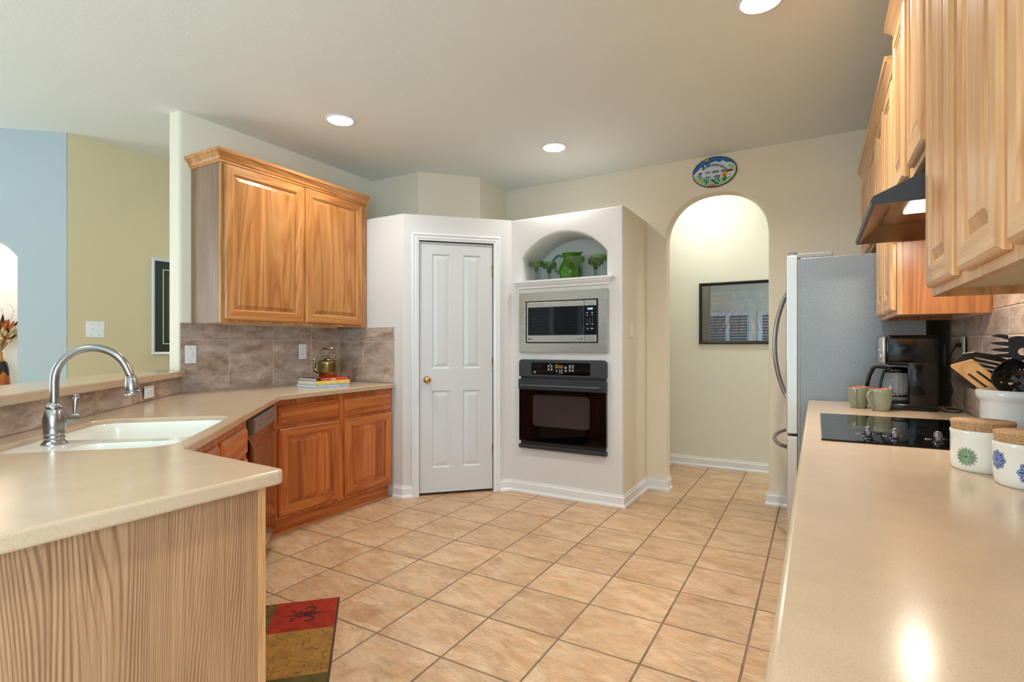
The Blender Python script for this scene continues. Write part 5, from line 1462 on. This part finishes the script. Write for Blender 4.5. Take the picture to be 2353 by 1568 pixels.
def U3(w, d, z):
    """point in the crock's frame: w across, d toward the room, z height"""
    return Vector((CX + 0.973 * w - 0.231 * d, CY - 0.231 * w - 0.973 * d, z))
def utensil(name, label, cat, foot, neck, tip, across):
    """thing at the neck; local z runs along the head, local x across it"""
    up = (tip - neck); L = up.length; up.normalize()
    x = Vector(across) - up * Vector(across).dot(up); x.normalize(); y = up.cross(x)
    m = Matrix(((x.x, y.x, up.x, neck.x), (x.y, y.y, up.y, neck.y), (x.z, y.z, up.z, neck.z), (0, 0, 0, 1)))
    t_ = thing(name, label, cat, tuple(neck)); t_.rotation_mode = 'QUATERNION'; t_.rotation_quaternion = m.to_quaternion()
    return t_, m.inverted(), L
def shaft(t_, inv, pts, r, mat):
    bm = bm_new(); tube(bm, curve_pts(pts, 5), r, 12); bm.transform(inv); obj('handle', bm, mat, t_, smooth=0.8)
def acr(w, d, z): return Vector((0.973 * w - 0.231 * d, -0.231 * w - 0.973 * d, z))
def slot(x, z0, z1, w_=0.0035): return [(x - w_, z0 + w_), (x, z0), (x + w_, z0 + w_), (x + w_, z1 - w_), (x, z1), (x - w_, z1 - w_)]
def dish(bm, HL, HW, depth, holes=None, nz=14, nx=12, pw=0.5):
    rows = []
    for i in range(nz + 1):
        u = i / nz; hw = HW * max(0.0, math.sin(PI * (0.10 + 0.90 * u))) ** pw + 0.001
        rows.append([bm.verts.new((hw * (-1 + 2 * j / nx), depth * (1 - (-1 + 2 * j / nx) ** 2) * math.sin(PI * (0.05 + 0.95 * u)), HL * u)) for j in range(nx + 1)])
    for i in range(nz):
        for j in range(nx):
            if holes and holes(i, j): continue
            f = bm.faces.new((rows[i][j], rows[i][j + 1], rows[i + 1][j + 1], rows[i + 1][j])); f.smooth = True
# wooden slotted spatula leaning left
nk = U3(-0.044, 0.03, 1.086)
t_, inv, L = utensil('spatula', 'light wooden spatula with two slots leaning left out of the crock', 'spatula', None, nk, U3(-0.125, 0.04, 1.163), acr(0.80, 0.42, 0.42))
head = [(-0.012, -0.02), (0.012, -0.02), (0.026, 0.015), (0.029, L * 0.86), (0.026, L * 0.90), (-0.020, L * 1.06), (-0.024, L * 1.03), (-0.026, 0.015)]
t = plate(head, [slot(-0.010, 0.022, 0.078), slot(0.010, 0.018, 0.072)], 0.005); obj('blade', t, M['bamboo'], t_, bevel=0.0012)
shaft(t_, inv, [U3(0.060, 0.0, 0.95), U3(0.01, 0.02, 1.03), nk + Vector((0, 0, 0.002))], 0.0068, M['bamboo'])
# wide black slotted turner behind the wooden one
nk = U3(-0.020, -0.035, 1.132)
t_, inv, L = utensil('slotted_turner', 'wide black nylon slotted turner behind the wooden spatula', 'turner', None, nk, U3(-0.146, -0.02, 1.166), acr(0.45, 0.45, 0.78))
t = plate([(-0.012, -0.015), (0.012, -0.015), (0.038, 0.015), (0.046, 0.05), (0.043, 0.090), (0.030, 0.112), (0.0, 0.124), (-0.032, 0.112), (-0.042, 0.085), (-0.042, 0.04), (-0.030, 0.012)],
          [slot(x, 0.028, 0.100 - abs(x) * 0.5, 0.0030) for x in (-0.026, -0.013, 0.0, 0.013, 0.026)], 0.003); obj('blade', t, M['black_satin'], t_, bevel=0.0008)
shaft(t_, inv, [U3(0.062, -0.03, 0.94), U3(0.03, -0.035, 1.04), nk], 0.0068, M['black_satin'])
# dark spoon, lowest on the left
nk = U3(-0.036, -0.052, 1.098)
t_, inv, L = utensil('serving_spoon', 'dark brown nylon spoon lowest at the left of the crock', 'spoon', None, nk, U3(-0.142, -0.035, 1.128), acr(0.55, 0.50, 0.66))
bm = bm_new(); dish(bm, L, 0.034, 0.012, pw=0.6)
o = obj('bowl', bm, plain('dark_brown_nylon', (44, 38, 34), 0.4), t_); md_ = o.modifiers.new('wall', 'SOLIDIFY'); md_.thickness = 0.003
shaft(t_, inv, [U3(0.050, -0.055, 0.94), U3(0.02, -0.055, 1.02), nk], 0.006, M['black_satin'])
# spaghetti server
nk = U3(-0.016, -0.028, 1.158)
t_, inv, L = utensil('spaghetti_server', 'black nylon spaghetti server with tines pointing left and a round hole', 'spaghetti server', None, nk, U3(-0.018, -0.028, 1.258), acr(1, 0, 0))
K = 0.86
outl = []
for k in range(20):
    a = -PI / 2 + (PI * 1.25) * k / 19; outl.append((0.010 + 0.040 * math.cos(a), 0.050 + 0.038 * math.sin(a)))
for k, (zz, bend, ln) in enumerate(((0.084, 0.004, 0.036), (0.064, 0.001, 0.040), (0.046, -0.001, 0.040), (0.029, -0.002, 0.032))):
    up_, dn_ = [], []
    for q in range(5):
        u = q / 4; x_ = -0.012 - ln * u; w_ = 0.0058 * (1 - u) ** 0.5 + 0.0012; zc = zz + bend * math.sin(PI * u * 0.7) + 0.003 * u
        up_.append((x_, zc + w_)); dn_.append((x_, zc - w_))
    outl += up_ + [(-0.012 - ln - 0.002, zz + bend * 0.8 + 0.003)] + list(reversed(dn_))
outl += [(-0.008, 0.012)]
t = plate([(x * K, z * K) for x, z in outl], [[((0.020 + 0.0115 * math.cos(2 * PI * k / 18)) * K, (0.040 + 0.0115 * math.sin(2 * PI * k / 18)) * K) for k in range(18)]], 0.003)
for v in t.verts: v.co.y += -4.0 * (v.co.x - 0.01) ** 2 - 3.0 * (v.co.z - 0.045) ** 2
obj('claw', t, M['black_satin'], t_, smooth=0.6)
shaft(t_, inv, [U3(0.030, -0.040, 0.93), U3(0.0, -0.032, 1.08), nk, nk + Vector((0, 0, 0.012))], 0.007, M['black_satin'])
# slotted spoon facing the viewer
nk = U3(-0.014, 0.056, 1.086)
t_, inv, L = utensil('slotted_spoon', 'black nylon draining spoon with round holes facing the viewer', 'spoon', None, nk, U3(-0.020, 0.060, 1.176), acr(1, 0, 0))
HC = [(-0.022, 0.030), (-0.008, 0.026), (0.007, 0.026), (0.021, 0.030), (-0.025, 0.046), (-0.009, 0.043), (0.008, 0.043), (0.024, 0.046), (-0.020, 0.061), (-0.006, 0.060), (0.008, 0.060), (0.021, 0.061)]
def spoon_hole(i, j):
    u = (i + 0.5) / 60; hw = 0.041 * max(0.0, math.sin(PI * (0.10 + 0.90 * u))) ** 0.75; x = hw * (-1 + 2 * (j + 0.5) / 56); z = L * u
    return any(((x - a) / 0.0048) ** 2 + ((z - b) / 0.0034) ** 2 < 1 for a, b in HC)
bm = bm_new(); dish(bm, L, 0.041, 0.020, holes=spoon_hole, nz=60, nx=56, pw=0.75)
o = obj('bowl', bm, M['black_gloss'], t_); md_ = o.modifiers.new('wall', 'SOLIDIFY'); md_.thickness = 0.0028
shaft(t_, inv, [U3(0.005, 0.030, 0.93), U3(-0.008, 0.045, 1.04), nk, nk + Vector((0, 0, 0.014))], 0.0085, M['black_gloss'])
# ladle at the far right
nk = U3(0.040, 0.0, 1.165)
t_, inv, L = utensil('ladle', 'black ladle at the right edge behind the draining spoon', 'ladle', None, nk, U3(0.040, 0.0, 1.205), acr(1, 0, 0))
bm = bm_new(); lathe(bm, [(0, -0.03), (0.02, -0.027), (0.034, -0.014), (0.039, 0.004), (0.037, 0.004), (0.032, -0.012), (0.018, -0.024), (0, -0.027)], seg=28)
bm.transform(Matrix.Translation((0.0, 0.0, 0.03)) @ Matrix.Rotation(1.2, 4, 'X')); obj('bowl', bm, M['black_satin'], t_)
shaft(t_, inv, [U3(0.020, -0.02, 0.93), U3(0.032, -0.012, 1.06), nk, nk + Vector((0, 0, 0.01))], 0.0065, M['black_satin'])

# ------------------------------------------------------------------ rug
def rug_mat(name, a, b, scale, dist, sharp=(0.03, 0.10)):
    t = NT(name); v = t.coords(rnd=False)
    w_ = t.noise(v, scale, 3, 0.5, dist)
    r = t.math('ABSOLUTE', t.math('SUBTRACT', t.math('FRACT', t.math('MULTIPLY', w_, 5.0)), 0.5))
    c_ = t.ramp(r, [(sharp[0], lin(b)), (sharp[1], lin(a))])
    big = t.noise(v, 14, 3); c_ = t.mix(1.0, c_, t.ramp(big, [(0.35, (0.8, 0.78, 0.72, 1)), (0.7, (1.15, 1.12, 1.05, 1))]), 'MULTIPLY')
    f_n = t.noise(v, 600, 2, 0.7)
    c_ = t.mix(1.0, c_, t.ramp(f_n, [(0.3, (0.72, 0.72, 0.72, 1)), (0.7, (1.15, 1.15, 1.15, 1))]), 'MULTIPLY')
    t.color(c_); t.set(rough=0.95); t.bump(f_n, 0.6, 0.003); return t.m
o_ = D(-2.64, -0.15)
c = thing('kitchen_rug', 'patterned kitchen rug with red square and gold scrolls before the sink', 'rug', (o_[0], o_[1], 0), -PI / 4)   # local x = +e, local y = +n
bm = bm_new(); rbox(bm, 0, -0.485, 0.001, 0.74, 0, 0.008, 0.003, 2); obj('binding', bm, plain('brown_binding', (74, 52, 40), 0.9), c)
bm = bm_new(); box(bm, 0.008, -0.477, 0.008, 0.732, -0.008, 0.0095); obj('olive_field', bm, rug_mat('olive_gold_pile', (112, 90, 34), (58, 46, 22), 9, 1.5), c)
bm = bm_new(); box(bm, 0.275, -0.477, 0.0095, 0.60, -0.008, 0.0105); obj('gold_field', bm, rug_mat('gold_scroll_pile', (170, 128, 60), (92, 62, 30), 8, 2.2, (0.0, 0.09)), c)
bm = bm_new(); box(bm, 0.60, -0.477, 0.0095, 0.732, -0.008, 0.0105); obj('green_field', bm, rug_mat('moss_green_pile', (92, 84, 38), (74, 68, 30), 6, 0.6), c)
bm = bm_new(); box(bm, 0.010, -0.275, 0.0095, 0.275, -0.008, 0.0110); obj('red_square', bm, rug_mat('red_pile', (164, 44, 14), (148, 38, 14), 5, 0.4), c)
bm = bm_new()
def strip(pts, w0, w1):
    q = curve_pts([(p[0], p[1], 0) for p in pts], 6); n = len(q); L_, R_ = [], []
    for i in range(n):
        d = (q[min(i + 1, n - 1)] - q[max(i - 1, 0)]).normalized(); w_ = w0 + (w1 - w0) * i / (n - 1)
        L_.append((q[i].x - d.y * w_, q[i].y + d.x * w_)); R_.append((q[i].x + d.y * w_, q[i].y - d.x * w_))
    for i in range(n - 1):
        bm.faces.new([bm.verts.new((p[0], p[1], 0.01125)) for p in (L_[i], R_[i], R_[i + 1], L_[i + 1])])
cx_, cy_ = 0.14, -0.135          # fleur de lis, its tip toward +local y
def petal(pts, mirror):
    q = [(cx_ + (-p[0] if mirror else p[0]), cy_ + p[1], 0.01125) for p in pts]
    if mirror: q.reverse()
    bm.faces.new([bm.verts.new(p) for p in q])
petal([(0.0, 0.105), (-0.004, 0.065), (-0.014, 0.035), (-0.006, -0.012), (0.006, -0.012), (0.014, 0.035), (0.004, 0.065)], False)
petal([(0.0, -0.105), (0.005, -0.06), (0.010, -0.034), (-0.010, -0.034), (-0.005, -0.06)], False)
petal([(-0.032, -0.017), (-0.032, -0.029), (0.032, -0.029), (0.032, -0.017)], False)
for s_ in (-1, 1):
    strip([(cx_ + s_ * 0.010, cy_ - 0.012), (cx_ + s_ * 0.022, cy_ + 0.022), (cx_ + s_ * 0.048, cy_ + 0.034), (cx_ + s_ * 0.064, cy_ + 0.012), (cx_ + s_ * 0.050, cy_ - 0.006)], 0.009, 0.005)
    strip([(cx_ + s_ * 0.012, cy_ - 0.034), (cx_ + s_ * 0.03, cy_ - 0.052), (cx_ + s_ * 0.046, cy_ - 0.060), (cx_ + s_ * 0.052, cy_ - 0.044)], 0.006, 0.003)
obj('fleur_motif', bm, plain('dark_red_motif', (84, 22, 22), 0.95), c)

# ------------------------------------------------------------------ vase with dried flowers in the niche
vp = PB0 + dB * 0.462 - nb * 0.09
bm = bm_new(); prism(bm, [tuple(PB0 + dB * nw0 - nb * 0.0), tuple(PB0 + dB * nw1), tuple(PB0 + dB * nw1 - nb * 0.24), tuple(PB0 + dB * nw0 - nb * 0.24)], 0.84, 0.861)
struct('trim_3', bm, M['trim'])
c = thing('vase', 'amber and black glass vase in the lit niche at left edge', 'vase', (vp.x, vp.y, 0.862))
vm = NT('amber_black_vase'); v = vm.coords(scale=(1, 1, 0.5), rnd=False); n_ = vm.noise(v, 16, 3, 0.5, 1.0); tc = vm.new('ShaderNodeTexCoord'); sp = vm.new('ShaderNodeSeparateXYZ'); vm.link(tc.outputs['Object'], sp.inputs[0])
h_ = vm.math('ADD', vm.math('MULTIPLY', sp.outputs['Z'], 4.0), vm.math('MULTIPLY', vm.math('SUBTRACT', n_, 0.5), 0.7))
vm.color(vm.ramp(h_, [(0.0, lin((120, 30, 20))), (0.35, lin((186, 90, 30))), (0.50, lin((206, 120, 40))), (0.58, lin((28, 18, 24))), (0.88, lin((34, 22, 26))), (0.95, lin((206, 146, 60)))])); vm.set(rough=0.08, coat=0.5)
bm = bm_new(); lathe(bm, [(0, 0), (0.052, 0), (0.060, 0.01), (0.055, 0.10), (0.050, 0.18), (0.040, 0.225), (0.022, 0.245), (0.016, 0.27), (0.018, 0.30), (0.015, 0.30)], seg=32); obj('vase_body', bm, vm.m, c, smooth=0.8)
c2 = thing('dried_flowers', 'bunch of dried orange and cream grasses standing in the vase', 'dried flowers', (vp.x, vp.y, 1.152))
MF = [plain('rust_orange_plume', (196, 106, 56), 0.9), plain('cream_plume', (222, 194, 146), 0.9), plain('dark_brown_pod', (66, 40, 28), 0.8)]
fr_ = [bm_new(), bm_new(), bm_new()]
rnd = random.Random(3)
for k in range(120):
    a = rnd.random() * 2 * PI; sp_ = rnd.random() ** 0.6
    tipv = Vector((math.cos(a) * 0.15 * sp_, math.sin(a) * 0.10 * sp_, 0.16 + 0.16 * rnd.random() - 0.09 * sp_))
    kind = 1 if tipv.z < 0.20 and rnd.random() < 0.7 else (0 if rnd.random() < 0.65 else 2)
    b_ = fr_[kind]
    mid = tipv * 0.62 + Vector((0, 0, 0.02))
    tube(b_, [(0, 0, -0.004), tuple(mid * 0.5), tuple(mid)], 0.0012, 5)
    tube(b_, [tuple(mid), tuple(mid.lerp(tipv, 0.3)), tuple(mid.lerp(tipv, 0.7)), tuple(tipv)], [0.004, 0.013 if kind < 2 else 0.007, 0.010 if kind < 2 else 0.006, 0.002], 7)
for b_, m_, nm in zip(fr_, MF, ('orange_plumes', 'cream_plumes', 'dark_pods')):
    b_.transform(Matrix.Translation((0, 0, 0.0))); obj(nm, b_, m_, c2, smooth=True)
bm = bm_new()
for k in range(9):
    a = rnd.random() * 6.28; tube(bm, curve_pts([(0, 0, 0), (0.03 * math.cos(a), 0.03 * math.sin(a), 0.15), (0.10 * math.cos(a), 0.07 * math.sin(a), 0.30), (0.05 * math.cos(a + 1), 0.06 * math.sin(a + 1), 0.36)], 6), 0.0007, 4)
obj('curly_twigs', bm, plain('pale_twig', (190, 150, 110), 0.8), c2)
